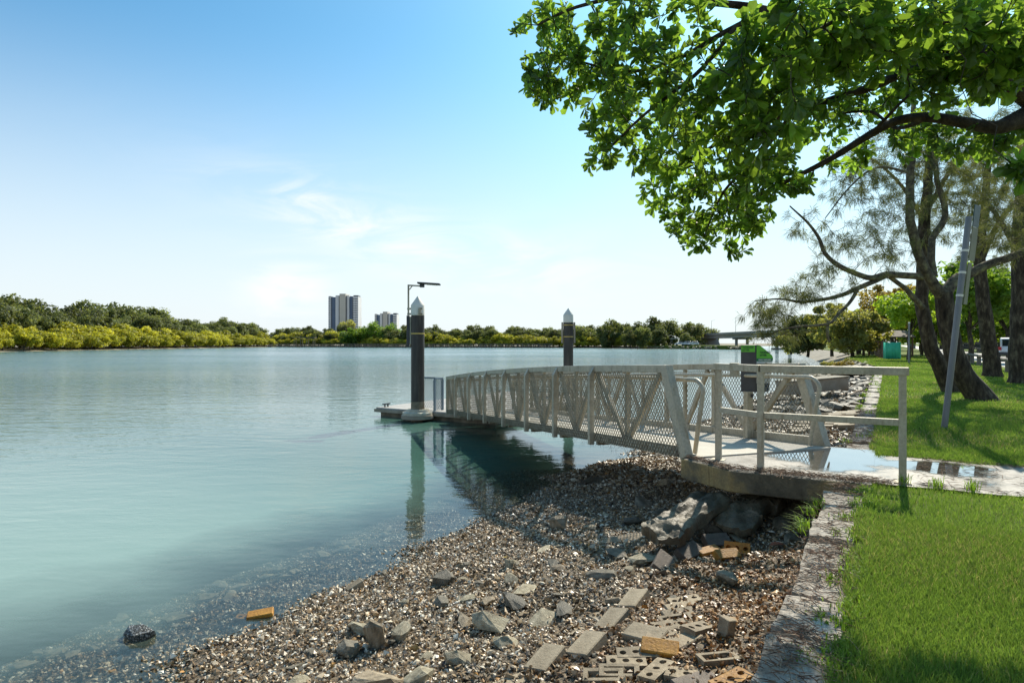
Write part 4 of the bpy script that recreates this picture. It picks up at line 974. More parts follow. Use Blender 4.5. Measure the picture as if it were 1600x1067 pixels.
# laid pavers on the slope beyond the landing
for i in range(11):
    for j in range(4):
        if random.random() < .1: continue
        u = 14.6 + i * .34 + random.uniform(-.02, .02); v = .55 + j * .30 + (i % 2) * .1
        o = link('paver', BK['paver'], None, W(u, v, float(hbeach(u, v)) + .05)); o.scale = (1.2, 1.65, 1.1)
        o.rotation_euler = (random.uniform(-.08, .08), random.uniform(-.05, .05) + .1, ang + 1.57 + random.uniform(-.06, .06))
        tag(o, 'pale paver laid in rows on the slope beyond the landing', 'paver', 'pavers laid in rows on the slope')
dr = thing('drain_outlet', W(23.5, 2.4, -.5), 'long brown concrete drain outlet lying across the rocks beyond the landing', 'drain')
A = P(1222, 607, 21); B = P(1316, 598, 22.5)
MB().beam(A, B, .5, .42).build('drain_body', M['fascia'], dr, bevel=.02)
MB().beam(A + Vector((0, 0, .235)), B + Vector((0, 0, .235)), .6, .045).build('capping', M['bank'], dr, bevel=.01)

# shells and pebbles: loose flakes, too many to count
def rotmats(n, tilt):
    q = RNG.normal(size=(n, 4)); q[:, 1:3] *= tilt; q[:, 0] = RNG.normal(size=n); q[:, 3] = RNG.normal(size=n)
    q /= np.linalg.norm(q, axis=1, keepdims=True); w, x, y, z = q.T
    return np.stack([1 - 2 * (y * y + z * z), 2 * (x * y - z * w), 2 * (x * z + y * w), 2 * (x * y + z * w), 1 - 2 * (x * x + z * z), 2 * (y * z - x * w), 2 * (x * z - y * w), 2 * (y * z + x * w), 1 - 2 * (x * x + y * y)], axis=1).reshape(n, 3, 3)
PAL = np.array([(.72, .64, .50), (.54, .43, .29), (.40, .28, .15), (.30, .19, .09), (.20, .125, .06), (.13, .09, .05), (.22, .18, .13), (.06, .045, .03), (.44, .22, .05)])
def flakes(n, u0, u1, v0, v1, s0, s1, pebble, dry=1.0):
    u = RNG.uniform(u0, u1, n); v = RNG.uniform(v0, v1, n)
    X = -.2 + u * DX + v * NX; Y = u * DY + v * NY; Z = hbeach(u, v) + RNG.uniform(-.004, .02, n)
    Z += np.array([.025 * mnoise.noise(Vector((a * 1.6, b * 1.6, 3.3))) for a, b in zip(u, v)])
    s = s0 * (s1 / s0) ** RNG.random(n)
    patch = np.array([mnoise.noise(Vector((a * .9, b * .9, 7.7))) for a, b in zip(u, v)])
    wet = (v > vs(u) - .25).astype(float) * .0 + (v < 1.5) * .18 + np.clip(patch, -.3, 1) * .8
    pr = np.array([.15, .15, .16, .16, .12, .10, .08, .06, .02])
    ci = RNG.choice(len(PAL), n, p=pr); c = PAL[ci] * RNG.uniform(.75, 1.4, (n, 1)) * (1 - .55 * np.clip(wet, 0, 1))[:, None]
    near = np.clip((1.9 - v) / .9, 0, 1) * np.clip((6.6 - u) / 1.0, 0, 1)
    c = c * (1 - near[:, None] * (1 - np.array([.80, .58, .36])))
    damp = np.clip((v - 2.2 + .5 * patch) / 1.2, 0, 1) * np.clip((u - 6.3) / 1.2, 0, 1) * np.clip((11.2 - u) / 1.0, 0, 1)
    c = c * (1 - .3 * damp[:, None])
    Rm = rotmats(n, .42 if pebble else .5)
    if pebble:
        T = np.array([(-.5, 0, 0), (.5, .05, 0), (0, -.38, 0), (.05, .36, 0), (0, 0, .2), (.05, .02, -.2)])
        Fq = np.array([(0, 2, 4), (2, 1, 4), (1, 3, 4), (3, 0, 4), (2, 0, 5), (1, 2, 5), (3, 1, 5), (0, 3, 5)])
        jit = 1 + RNG.uniform(-.25, .25, (n, 6, 3))
        T = T[None] * jit
    else:
        T = np.array([(-.5, -.15, 0), (.05, -.32, .05), (.5, 0, 0), (.1, .33, .05), (-.35, .25, .0), (0, 0, .14)])
        Fq = np.array([(0, 1, 5), (1, 2, 5), (2, 3, 5), (3, 4, 5), (4, 0, 5)])
        T = T[None] * (1 + RNG.uniform(-.25, .25, (n, 6, 3)))
    Vx = np.einsum('nij,nkj->nki', Rm, T) * s[:, None, None] + np.stack([X, Y, Z], 1)[:, None]
    k = 6; Fa = (Fq[None] + (np.arange(n) * k)[:, None, None]).reshape(-1, 3)
    return Vx.reshape(-1, 3), Fa, np.repeat(c, k, 0)
parts_ = [flakes(70000, .5, 11, .25, 5.9, .016, .05, False), flakes(66000, .5, 11, .25, 7.7, .014, .05, True),
          flakes(16000, 9, 20, .3, 4.8, .04, .11, False), flakes(14000, 9, 20, .3, 4.8, .04, .13, True), flakes(8000, 19, 38, .3, 4.6, .08, .2, True), flakes(3500, .5, 9, .3, 5.6, .045, .09, True)]
Vs_, Fs_, Cs_, b0 = [], [], [], 0
for V, Fc, c in parts_: Vs_.append(V); Fs_.append(Fc + b0); Cs_.append(c); b0 += len(V)
o = link('shells', np_mesh('shells', np.concatenate(Vs_), np.concatenate(Fs_), M['shell'], col=np.concatenate(Cs_)))
tag(o, 'loose brown and white shells and pebbles covering the beach', 'shells', None, 'stuff')

# dead needles and twigs: on the blocks and along the landing's edge
def sticks(n, fu, l0, l1, r=.0016):
    V = []; Fc = []; C = []
    for i in range(n):
        u, v, z = fu(); a = random.gauss(ang + 1.2, .8); l = random.uniform(l0, l1); d = Vector((math.cos(a), math.sin(a), random.gauss(0, .18))) * l / 2
        c = W(u, v, z); s_ = Vector((-d.y, d.x, 0)).normalized() * r * random.uniform(.8, 2.0); b = len(V)
        V += [c - d - s_, c - d + s_, c + d + s_ * .6, c + d - s_ * .6, c + Vector((0, 0, r * 2.5))]
        Fc += [(b, b + 1, b + 4), (b + 1, b + 2, b + 4), (b + 2, b + 3, b + 4), (b + 3, b, b + 4)]
        k = random.uniform(.5, 1.4); C += [np.array(random.choice([(.22, .125, .07), (.28, .17, .11), (.14, .08, .05), (.36, .27, .18)])) * k] * 5
    return np.array([tuple(q_) for q_ in V]), np.array(Fc), np.array(C)
def on_blocks():
    while True:
        u = random.uniform(1.2, 6.5); v = random.triangular(-.06, .33, .16)
        dens = .30 + .9 * max(0, mnoise.noise(Vector((u * 1.5, v * 3, 4)))) + (.35 if 3.9 < u < 4.7 or 2.4 < u < 3.2 else 0)
        if random.random() < dens: return u, v, .008 + random.uniform(0, .02)
def on_edge():
    t = random.random()
    if t < .5:
        v = random.uniform(-.2, 1.3); return 6.66 + abs(random.gauss(0, .09)), v, .018 + random.uniform(0, .02)
    if t < .72:
        s = random.random(); return 6.66 + .41 * s + abs(random.gauss(0, .06)), 1.2 + .55 * s, .018 + random.uniform(0, .025)
    if t < .86: return random.gauss(6.75, .12), random.gauss(.72, .14), .018 + random.uniform(0, .02)
    return random.gauss(6.72, .07), random.gauss(.05, .16), .02 + random.uniform(0, .04)
def on_path():
    v = random.uniform(-3.2, -.4); return random.choice([PU0 + abs(random.gauss(0, .12)), PU1 - abs(random.gauss(0, .12)), random.gauss(7.5, .25)]), v, .012 + random.uniform(0, .01)
def beyond(): return random.uniform(8.8, 14), random.uniform(-.05, .3), .01 + random.uniform(0, .02)
SS = [sticks(1700, on_blocks, .03, .095), sticks(1500, on_edge, .04, .11), sticks(900, on_path, .05, .13), sticks(600, beyond, .08, .2)]
V = np.concatenate([a for a, _, _ in SS]); C = np.concatenate([c for _, _, c in SS]); b0 = 0; Fx = []
for a, f_, c in SS: Fx.append(f_ + b0); b0 += len(a)
tag(link('dead_needles', np_mesh('dead_needles', V, np.concatenate(Fx), M['litter'], col=C)), 'brown dead casuarina needles strewn over the wall blocks and landing', 'leaf litter', None, 'stuff')
# weed and needles caught in the gangway mesh
V = []; Fc = []; C = []
for i in range(1500):
    s = 9.5 * random.random() ** 1.6 + .1; r_ = random.choice([-.055, -.055, -.055, .03]); z = gz(s) + random.triangular(-.10, .22, .02)
    c = gp(s, r_, z); d = Vector((random.gauss(0, .4), random.gauss(0, .4), random.gauss(-.6, .5))).normalized() * random.uniform(.03, .10); s_ = G * random.uniform(.0015, .004); b = len(V)
    V += [c - s_, c + s_, c + d]; Fc.append((b, b + 1, b + 2)); C += [np.array(random.choice([(.12, .07, .04), (.18, .11, .07), (.08, .06, .04)]))] * 3
o = link('caught_weed', np_mesh('caught_weed', np.array([tuple(q_) for q_ in V]), np.array(Fc), M['litter'], col=np.array(C)), gang); o['kind'] = 'stuff'; o.location = -gang.location
# a few fallen leaves
for (px, py, mk, lab) in ((1214, 857, 'redleaf', 'red brown fallen leaf on wet gravel beside the sea wall'), (790, 875, 'yellow', 'small yellow fallen leaf among the shells in mid beach'), (560, 985, 'yellow', 'curled yellow leaf beside the tall pointed rock')):
    p = hit(px, py); s = .10 if mk == 'redleaf' else .045
    V = [(-1, 0, .1), (-.3, -.45, .28), (.5, -.4, .25), (1, 0, .1), (.5, .4, .3), (-.3, .45, .3), (0, 0, .1)]
    me = bpy.data.meshes.new('fallen_leaf'); me.from_pydata([(x * s * .8, y * s * .8, z * s) for x, y, z in V], [], [(6, i, (i + 1) % 6) for i in range(6)]); me.materials.append(M[mk])
    o = link('fallen_leaf', me, None, p + Vector((0, 0, .018))); o.rotation_euler = (0, 0, random.uniform(-.5, .5)); tag(o, lab, 'leaf')

# ------------------------------------------------------------------ grass
def grass_blades():
    U, Vv, D_ = [], [], []
    def scatter(n, u0, u1, v0, v1):
        U.append(RNG.uniform(u0, u1, n)); Vv.append(RNG.uniform(v0, v1, n))
    scatter(230000, 1.0, 5.5, -3.2, 0.03); scatter(130000, 3.5, 9.5, -5.2, 0.02); scatter(70000, 8.4, 17, -4.6, 0.0); scatter(45000, 16, 37, -5.2, 0.0); scatter(40000, 37, 75, -5.2, 3.0)
    u = np.concatenate(U); v = np.concatenate(Vv)
    u2 = np.clip(u, 0, 200)
    edge0 = PU0 + .05 * np.sin(v * 3.1) + .05 * np.sin(v * 7.7); edge1 = PU1 + .06 * np.sin(v * 2.3 + 1) + .05 * np.sin(v * 8.1)
    keep = ~((u > edge0 + .02 * RNG.normal(size=len(u))) & (u < edge1 + .02 * RNG.normal(size=len(u))))
    keep &= ~((v > -.05) & (u > 6.5) & (u < 8.8))
    X = -.2 + u * DX + v * NX; Y = u * DY + v * NY
    keep &= (Y > 1.6) & (X / Y < .95)
    le = np.where(u < 37.5, 0.03 + .05 * np.sin(u * 5.1) + .03 * np.sin(u * 13.0), 0 + (u - 37.5) * .12)
    keep &= v < le
    u, v, X, Y = u[keep], v[keep], X[keep], Y[keep]; n = len(u)
    h = RNG.uniform(.028, .06, n) * (1 + .25 * np.sin(u * 2.1) * np.sin(v * 2.7)) * np.where(Y > 8, 1.15, 1)
    h = np.where((v > -.10), h * RNG.uniform(1, 1.5, n), h)
    wd_ = np.maximum(.0017, .00048 * Y) * RNG.uniform(.7, 1.3, n)
    a = RNG.uniform(0, 2 * np.pi, n); lean = RNG.uniform(.1, .9, n) * h; la = RNG.uniform(0, 2 * np.pi, n)
    B = np.stack([X, Y, np.full(n, -.012)], 1); s_ = np.stack([np.cos(a), np.sin(a), np.zeros(n)], 1) * wd_[:, None]
    t = B + np.stack([lean * np.cos(la), lean * np.sin(la), h], 1)
    m_ = B + np.stack([lean * .35 * np.cos(la), lean * .35 * np.sin(la), h * .6], 1)
    Vx = np.stack([B - s_, B + s_, m_ + s_ * .7, m_ - s_ * .7, t], 1).reshape(-1, 3)
    o5 = (np.arange(n) * 5)[:, None]
    Fq = np.array([[0, 1, 2, 3]]) + o5; Ft = np.array([[3, 2, 4]]) + o5
    cl = .5 + .55 * np.sin(u * .9 + 1.3 * np.sin(v * 1.7)) * np.sin(v * 1.1 + .6 * np.sin(u * 2.3)) * .5 + RNG.normal(0, .22, n)
    dry = RNG.random(n) < .05
    c = np.clip(cl, 0, 1.1)[:, None]
    patch = np.array([mnoise.noise(Vector((a_ * .55, b_ * .55, 11))) for a_, b_ in zip(u, v)]); dry = RNG.random(n) < np.clip(.07 + .35 * patch, .02, .4)
    col = np.array([.085, .15, .026]) * (1 - c) + np.array([.195, .285, .055]) * c
    col = np.where(dry[:, None], np.array([.30, .27, .13]) * RNG.uniform(.6, 1.2, (n, 1)), col)
    return Vx, [Fq, Ft], np.repeat(col, 5, 0)
V, Fl, C = grass_blades()
tag(link('grass', np_mesh('grass', V, Fl, M['grass'], col=C)), 'short mown green grass of the riverside lawn', 'grass', None, 'stuff')
# bright tufts over the wall, in the joints and beside the path
V = []; Fc = []; C = []
def tuft(u, v, z, n, hh, spread, out=0.0):
    for i in range(n):
        c = W(u + random.gauss(0, spread), v + random.gauss(0, spread * .5), z); a = random.uniform(0, 6.28); h = hh * random.uniform(.5, 1.2)
        d = Vector((math.cos(a), math.sin(a), 0)) * h * random.uniform(.2, .9) + (W(0, 1) - W(0, 0)) * out * random.random(); s_ = Vector((-d.y, d.x, 0)).normalized() * random.uniform(.002, .004); b = len(V)
        m_ = c + d * .4 + Vector((0, 0, h * .7)); t = c + d + Vector((0, 0, h * random.uniform(.5, 1)))
        V.extend([c - s_, c + s_, m_ + s_, m_ - s_, t]); Fc.append((b, b + 1, b + 2)); Fc.append((b, b + 2, b + 3)); Fc.append((b + 3, b + 2, b + 4)); k_ = random.uniform(.6, 1.2); C.extend([(.19 * k_, .30 * k_, .035 * k_)] * 5)
for (u, v) in ((5.45, .33), (5.1, .34), (4.95, .33), (5.75, .3)): tuft(u, v, -.04, 34, .085, .05, .10)
for (u, v) in ((5.35, .1), (5.8, .05), (3.95, .08), (3.35, .1), (4.9, .12), (2.9, .12), (6.3, .1), (2.4, .06)): tuft(u, v, -.01, 70, .04, .05); tuft(u + .02, v - .1, -.01, 60, .05, .05)
for (u, v) in ((6.82, -.55), (6.85, -.3), (6.86, -.8), (8.38, -1.6)): tuft(u, v, .0, 45, .11, .05)
for k in range(30): tuft(random.uniform(9, 30), random.choice([.30, .02, .15]), -.01, 30, .07, .08)
for k in range(26): tuft(random.uniform(1, 6.6), random.uniform(-.07, .03), -.01, 40, .06, .07)
tag(link('grass_tufts', np_mesh('grass_tufts', np.array([tuple(q_) for q_ in V]), np.array(Fc), M['grass'], col=np.array(C))), 'longer bright grass tufts in the block joints and along the path', 'grass', None, 'stuff')
# ------------------------------------------------------------------ trees
def leaves_np(B, A, N, Ln, Wd, fold=.12):
    """obovate leaves: base B, axis A, normal N; seven points and six faces each"""
    B, A, N = (np.asarray(x, float) for x in (B, A, N))
    A /= np.linalg.norm(A, axis=1, keepdims=True); S = np.cross(N, A); S /= np.maximum(np.linalg.norm(S, axis=1, keepdims=True), 1e-6); N = np.cross(A, S)
    T = [(0, 0, 0), (.42, .33, .05), (.82, .5, .02), (1, 0, -.08), (.82, -.5, .02), (.42, -.33, .05), (.55, 0, -fold)]
    Ln = np.asarray(Ln)[:, None]; Wd = np.asarray(Wd)[:, None]
    V = np.stack([B + A * Ln * a + S * Wd * b + N * Ln * c for a, b, c in T], 1)
    Fq = np.array([(6, i, (i + 1) % 6) for i in range(6)]); n = len(B)
    return V.reshape(-1, 3), (Fq[None] + (np.arange(n) * 7)[:, None, None]).reshape(-1, 3)
def grow(nodes, radii, targets, r_tip=.003, wig=.08, gain=.00045, rmax=.02):
    """join every target to the nearest branch node with a crooked twig; returns twig polylines"""
    NP = np.array([tuple(p) for p in nodes]); NR = list(radii); out = []
    targets = list(targets)
    d0 = [float(np.min(np.linalg.norm(NP - np.array(tuple(t)), axis=1))) for t in targets]
    for i in np.argsort(d0):
        t = targets[i]; ta = np.array(tuple(t)); ds = np.linalg.norm(NP - ta, axis=1); k = int(np.argmin(ds)); a = Vector(NP[k]); ln = (t - a).length
        if ln < .02: continue
        m = max(2, int(ln / .12)); pts = [a]
        for j in range(1, m):
            f = j / m; q = a.lerp(t, f) + mnoise.noise_vector(a * 3 + Vector((i, j * .7, 0))) * wig * min(ln, .8) + Vector((0, 0, -.10 * ln * math.sin(math.pi * f) * .5))
            pts.append(q)
        pts.append(t); r0 = min(NR[k] * .6, r_tip + gain * 12 * ln + .002, rmax)
        out.append((pts, [r0 + (r_tip - r0) * (j / m) for j in range(m + 1)]))
        NP = np.vstack([NP, np.array([tuple(p) for p in pts[1:]])]); NR += [max(r_tip, r0 * (1 - .5 * j / m)) for j in range(1, m + 1)]
    return out
def poly3(pts):   # (px, py, D, r) -> smoothed points and radii
    P3 = [P(a, b, d) for a, b, d, r in pts]; R3 = [r for *_, r in pts]
    o, rr = [], []
    for i in range(len(P3) - 1):
        p0 = P3[max(i - 1, 0)]; p1, p2 = P3[i], P3[i + 1]; p3 = P3[min(i + 2, len(P3) - 1)]
        for j in range(4):
            t = j / 4; t2, t3 = t * t, t * t * t
            o.append(.5 * ((2 * p1) + (p2 - p0) * t + (2 * p0 - 5 * p1 + 4 * p2 - p3) * t2 + (3 * p1 - p0 - 3 * p2 + p3) * t3)); rr.append(R3[i] + (R3[i + 1] - R3[i]) * t)
    o.append(P3[-1]); rr.append(R3[-1])
    o = [q + mnoise.noise_vector(q * 2.2) * min(r * .5, .03) for q, r in zip(o, rr)]
    return o, rr

# --- the broad-leaved tree whose crown hangs over the lawn
base = Vector((4.75, 4.25, 0))
near = thing('overhanging_tree', base, 'big broad leaved tree with glossy leaves hanging over the top right of the view', 'tree')
tr = [base, Vector((4.72, 4.25, .8)), Vector((4.6, 4.28, 1.7)), Vector((4.3, 4.33, 2.5)), Vector((3.78, 4.4, 2.95))]
MB().tube(tr, [.24, .19, .17, .15, .135], 14).build('trunk', M['bark_near'], near, smooth=True)
LIMBS = [
 [(1640, 172, 4.4, .10), (1590, 190, 4.4, .062), (1555, 200, 4.4, .045), (1510, 193, 4.5, .04), (1450, 184, 4.6, .036), (1400, 190, 4.7, .032), (1350, 216, 4.8, .028), (1290, 252, 4.9, .022), (1222, 287, 5.0, .016), (1160, 318, 5.1, .01)],
 [(1630, 160, 4.4, .10), (1560, 128, 4.3, .05), (1490, 100, 4.3, .04), (1424, 110, 4.3, .034), (1357, 138, 4.3, .028), (1317, 150, 4.3, .022), (1240, 175, 4.3, .018), (1150, 210, 4.4, .014), (1080, 250, 4.5, .009)],
 [(1650, 150, 4.4, .11), (1600, 90, 4.2, .06), (1500, 82, 4.1, .05), (1407, 77, 4.1, .046), (1334, 74, 4.1, .04), (1255, 42, 4.2, .034), (1198, 16, 4.2, .028), (1100, 4, 4.3, .022), (1000, -8, 4.4, .018), (900, 12, 4.6, .012), (840, 40, 4.8, .007)],
 [(1198, 16, 4.2, .024), (1130, 52, 4.3, .018), (1060, 92, 4.4, .015), (980, 112, 4.6, .011), (890, 92, 4.8, .007)],
 [(1150, 40, 4.25, .018), (1100, 105, 4.3, .015), (1045, 150, 4.4, .012), (1000, 185, 4.5, .010), (950, 235, 4.7, .006)],
 [(1240, 175, 4.3, .016), (1190, 240, 4.5, .013), (1130, 300, 4.8, .010), (1100, 370, 5.1, .006)],
 [(1424, 110, 4.3, .02), (1380, 60, 3.8, .018), (1320, 30, 3.6, .013), (1260, 60, 3.5, .008)],
 [(1600, 90, 4.2, .03), (1560, 60, 3.8, .022), (1500, 40, 3.6, .016), (1430, 30, 3.5, .01)],
 [(1450, 184, 4.6, .018), (1400, 200, 4.9, .014), (1360, 175, 5.2, .011), (1300, 180, 5.4, .008)],
 [(1360, 212, 4.8, .014), (1390, 180, 4.6, .012), (1420, 150, 4.5, .009), (1460, 120, 4.4, .006)],
]
nodes, rads = [], []
for l_ in LIMBS:
    o, rr = poly3(l_); MB().tube(o, rr, 9).build('limb', M['bark_near'], near, smooth=True); nodes += o; rads += rr
CL = [(850, 50, 5.0, 48, 50), (880, 115, 4.8, 62, 50), (850, 120, 4.8, 30, 40), (950, 60, 4.6, 80, 62), (950, 165, 4.8, 48, 45), (938, 225, 4.9, 28, 55), (1010, 120, 4.2, 80, 80), (1060, 40, 4.2, 90, 60), (1030, 225, 4.8, 62, 62),
      (1055, 300, 5.0, 50, 50), (1095, 355, 5.1, 50, 40), (1160, 355, 5.2, 42, 45), (1130, 280, 4.6, 68, 66), (1110, 180, 4.0, 90, 80), (1180, 90, 3.8, 90, 80), (1190, 200, 3.8, 62, 70), (1215, 265, 5.0, 30, 40),
      (1170, 320, 5.0, 40, 50), (1280, 50, 3.6, 100, 60), (1270, 130, 4.2, 60, 50), (1400, 45, 3.6, 100, 60), (1500, 50, 3.8, 100, 70), (1590, 60, 3.8, 60, 70), (1470, 140, 4.0, 60, 40), (1550, 120, 3.9, 60, 40),
      (1500, 222, 4.9, 90, 24), (1560, 230, 4.8, 40, 16), (1430, 205, 5.2, 60, 26), (1330, 245, 5.5, 40, 26), (1250, 290, 5.2, 25, 22), (1598, 262, 3.2, 8, 26), (1300, 190, 5.4, 60, 30), (1390, 160, 5.3, 60, 30), (1210, 170, 5.2, 60, 70), (1380, 90, 5.0, 120, 50), (1420, 50, 5.6, 180, 60), (1550, 110, 5.2, 60, 50), (1330, 30, 5.0, 90, 40), (1590, 110, 5.0, 40, 60), (1530, 20, 5.2, 90, 40)]
tips = []
for (cx_, cy_, D, rx, ry) in CL:
    n = int(rx * ry / 74 * (1.0 if D > 4.5 else .62)) + 5
    c = P(cx_, cy_, D); sx, sz = rx / F * D, ry / F * D
    for _ in range(n):
        d = Vector((random.gauss(0, 1), random.gauss(0, 1), random.gauss(0, 1))).normalized() * random.random() ** .4
        q = c + Vector((d.x * sx, d.y * (sx + sz) * .75, d.z * sz)); tips.append(q)
tips = [q for q in tips if (q - Vector((0, 0, CAM_Z))).length > 2.6]
tw = grow(nodes, rads, tips, .0038, .16, .0009, .017)
mt = MB()
for pts, rr in tw: mt.tube(pts, rr, 4, False)
o = mt.build('twigs', M['bark_near'], near); o['kind'] = 'stuff'
LB, LA, LN_, LL, LW, LC = [], [], [], [], [], []
for pts, rr in tw:
    t = pts[-1]; ax = (pts[-1] - pts[-2]).normalized(); big = random.uniform(.8, 1.2); k = random.randint(8, 13)
    light = random.gauss(.4, .28)
    for j in range(k):
        an = j * 2.4 + random.uniform(-.4, .4); side = ax.orthogonal().normalized(); side = Quaternion(ax, an) @ side
        sp = random.uniform(.4, 1.3); d = (ax * (1.1 - sp * .5) + side * sp + Vector((0, 0, -.18))).normalized()
        b = t - ax * (.10 * random.random() ** 1.2) + side * .004
        nn = (ax * .7 + Vector((0, 0, .6)) + Vector((random.gauss(0, .45), random.gauss(0, .45), random.gauss(0, .3))))
        L_ = random.uniform(.042, .095) * big * (1.3 if t.y < 3.9 and random.random() < .6 else 1)
        LB.append(tuple(b)); LA.append(tuple(d)); LN_.append(tuple(nn)); LL.append(L_); LW.append(L_ * random.uniform(.44, .60)); LC.append(min(1.2, max(0, light + random.gauss(0, .18))))
LB, LA, LN_, LL, LW, LC = map(np.array, (LB, LA, LN_, LL, LW, LC))
dist = np.linalg.norm(LB - np.array([0, 0, CAM_Z]), axis=1) / LL
inframe = (LB[:, 0] / LB[:, 1] < .80) & (LB[:, 2] - CAM_Z < .54 * LB[:, 1])
order = np.argsort(np.where(inframe, dist, 1e9)); pick = order[:290]; rest = order[290:]
V, Fc = leaves_np(LB[rest], LA[rest], LN_[rest], LL[rest], LW[rest])
o = link('foliage', np_mesh('foliage', V, Fc, M['leaf_near'], col=np.repeat(LC[rest], 7)[:, None] * np.ones(3)), near); o['kind'] = 'stuff'; o.location = -base
lm = []
for c in (.1, .35, .6, .95):
    V, Fc = leaves_np([(0, 0, 0)], [(1, 0, 0)], [(0, 0, 1)], [1.0], [.46]); lm.append(np_mesh('leaf', V, Fc, M['leaf_near'], col=np.full((7, 3), c)))
for i in pick:
    a = Vector(LA[i]).normalized(); n_ = Vector(LN_[i]); s_ = n_.cross(a).normalized(); n_ = a.cross(s_)
    o = link('leaf', lm[min(3, int(LC[i] * 3.4))], near)
    o.matrix_local = Matrix.Translation(Vector(LB[i]) - base) @ Matrix((a, s_, n_)).transposed().to_4x4() @ Matrix.Diagonal((LL[i], LL[i] * LW[i] / LL[i] / .46, LL[i], 1))
# flower sprays
mf = MB()
for (px, py, D) in ((880, 95, 4.7), (868, 88, 4.7), (1270, 90, 3.4), (1275, 125, 3.5), (1400, 40, 3.5), (985, 60, 4.3), (1050, 215, 4.5)):
    c = P(px, py, D)
    for k in range(14):
        d = Vector((random.gauss(0, 1), random.gauss(0, 1), random.gauss(.2, 1))).normalized() * random.uniform(.04, .09); mf.tube([c, c + d], [.003, .005], 4)
mf.build('flower_spray', M['lime'], near)['kind'] = 'stuff'

# --- casuarinas along the lawn
def needles_mesh(tipdirs, name, per, L0, L1, w, droop=.7, spread=.55):
    """fine drooping needles in tufts: one long thin triangle each"""
    n = len(tipdirs) * per
    T = np.repeat(np.array([tuple(t) for t, d in tipdirs]), per, 0); Dd = np.repeat(np.array([tuple(d) for t, d in tipdirs]), per, 0)
    d = Dd + RNG.normal(0, spread, (n, 3)); d[:, 2] -= droop * .4; d /= np.linalg.norm(d, axis=1, keepdims=True)
    L_ = RNG.uniform(L0, L1, n)[:, None]; s_ = np.cross(d, RNG.normal(size=(n, 3))); s_ /= np.linalg.norm(s_, axis=1, keepdims=True)
    b = T + RNG.normal(0, .03, (n, 3)); m_ = b + d * L_ * .55; t = b + d * L_ + np.array([0, 0, -1]) * L_ * droop * .35
    V = np.stack([b, m_ - s_ * w, t, m_ + s_ * w], 1).reshape(-1, 3); Fq = np.array([[0, 1, 2, 3]]) + (np.arange(n) * 4)[:, None]
    c = np.clip(RNG.normal(.4, .3, len(tipdirs)), 0, 1); col = np.repeat(np.repeat(c, per), 4)[:, None] * np.ones(3)
    return np_mesh(name, V, Fq, M['needle'], col=col)
def casuarina(name, basep, limbs, blobs, label, dens=1.5, per=50, nl=(.10, .26), w=.0044, wig=.14, group=None, barkname='bark'):
    t = thing(name, basep, label, 'tree', group)
    nodes, rads = [], []
    for k, (nm, l_) in enumerate(limbs):
        o, rr = poly3(l_)
        if abs(o[0].z) < .3: o[0].z = -.12; rr[0] *= 1.25
        MB().tube(o, rr, 10).build(nm, M['bark'] if nm == 'trunk' else M['bark_limb'], t, smooth=True); nodes += o; rads += rr
    tips = []
    for (cx_, cy_, D, rx, ry, n) in blobs:
        c = P(cx_, cy_, D); sx, sz = rx / F * D, ry / F * D
        for _ in range(int(n * dens)):
            d = Vector((random.gauss(0, 1), random.gauss(0, 1), random.gauss(0, 1))).normalized() * random.random() ** .45
            tips.append(c + Vector((d.x * sx, d.y * min(sx + sz, 2.5) * .7, d.z * sz)))
    tw = grow(nodes, rads, tips, .0055, wig, .0007, .03)
    mt = MB()
    for pts, rr in tw: mt.tube(pts, rr, 4, False)
    o = mt.build('twigs', M['bark_limb'], t); o['kind'] = 'stuff'
    td = []
    for pts, rr in tw:
        if random.random() < .30: continue
        td.append((pts[-1], (pts[-1] - pts[-2]).normalized() * .8))
        if len(pts) > 4: td.append((pts[-2], (pts[-1] - pts[-2]).normalized() * .7))
    o = link('foliage', needles_mesh(td, 'foliage', per, nl[0], nl[1], w), t); o['kind'] = 'stuff'; o.location = -Vector(basep)
    return t
bA = P(1530, 624, 14.4); bA.z = 0
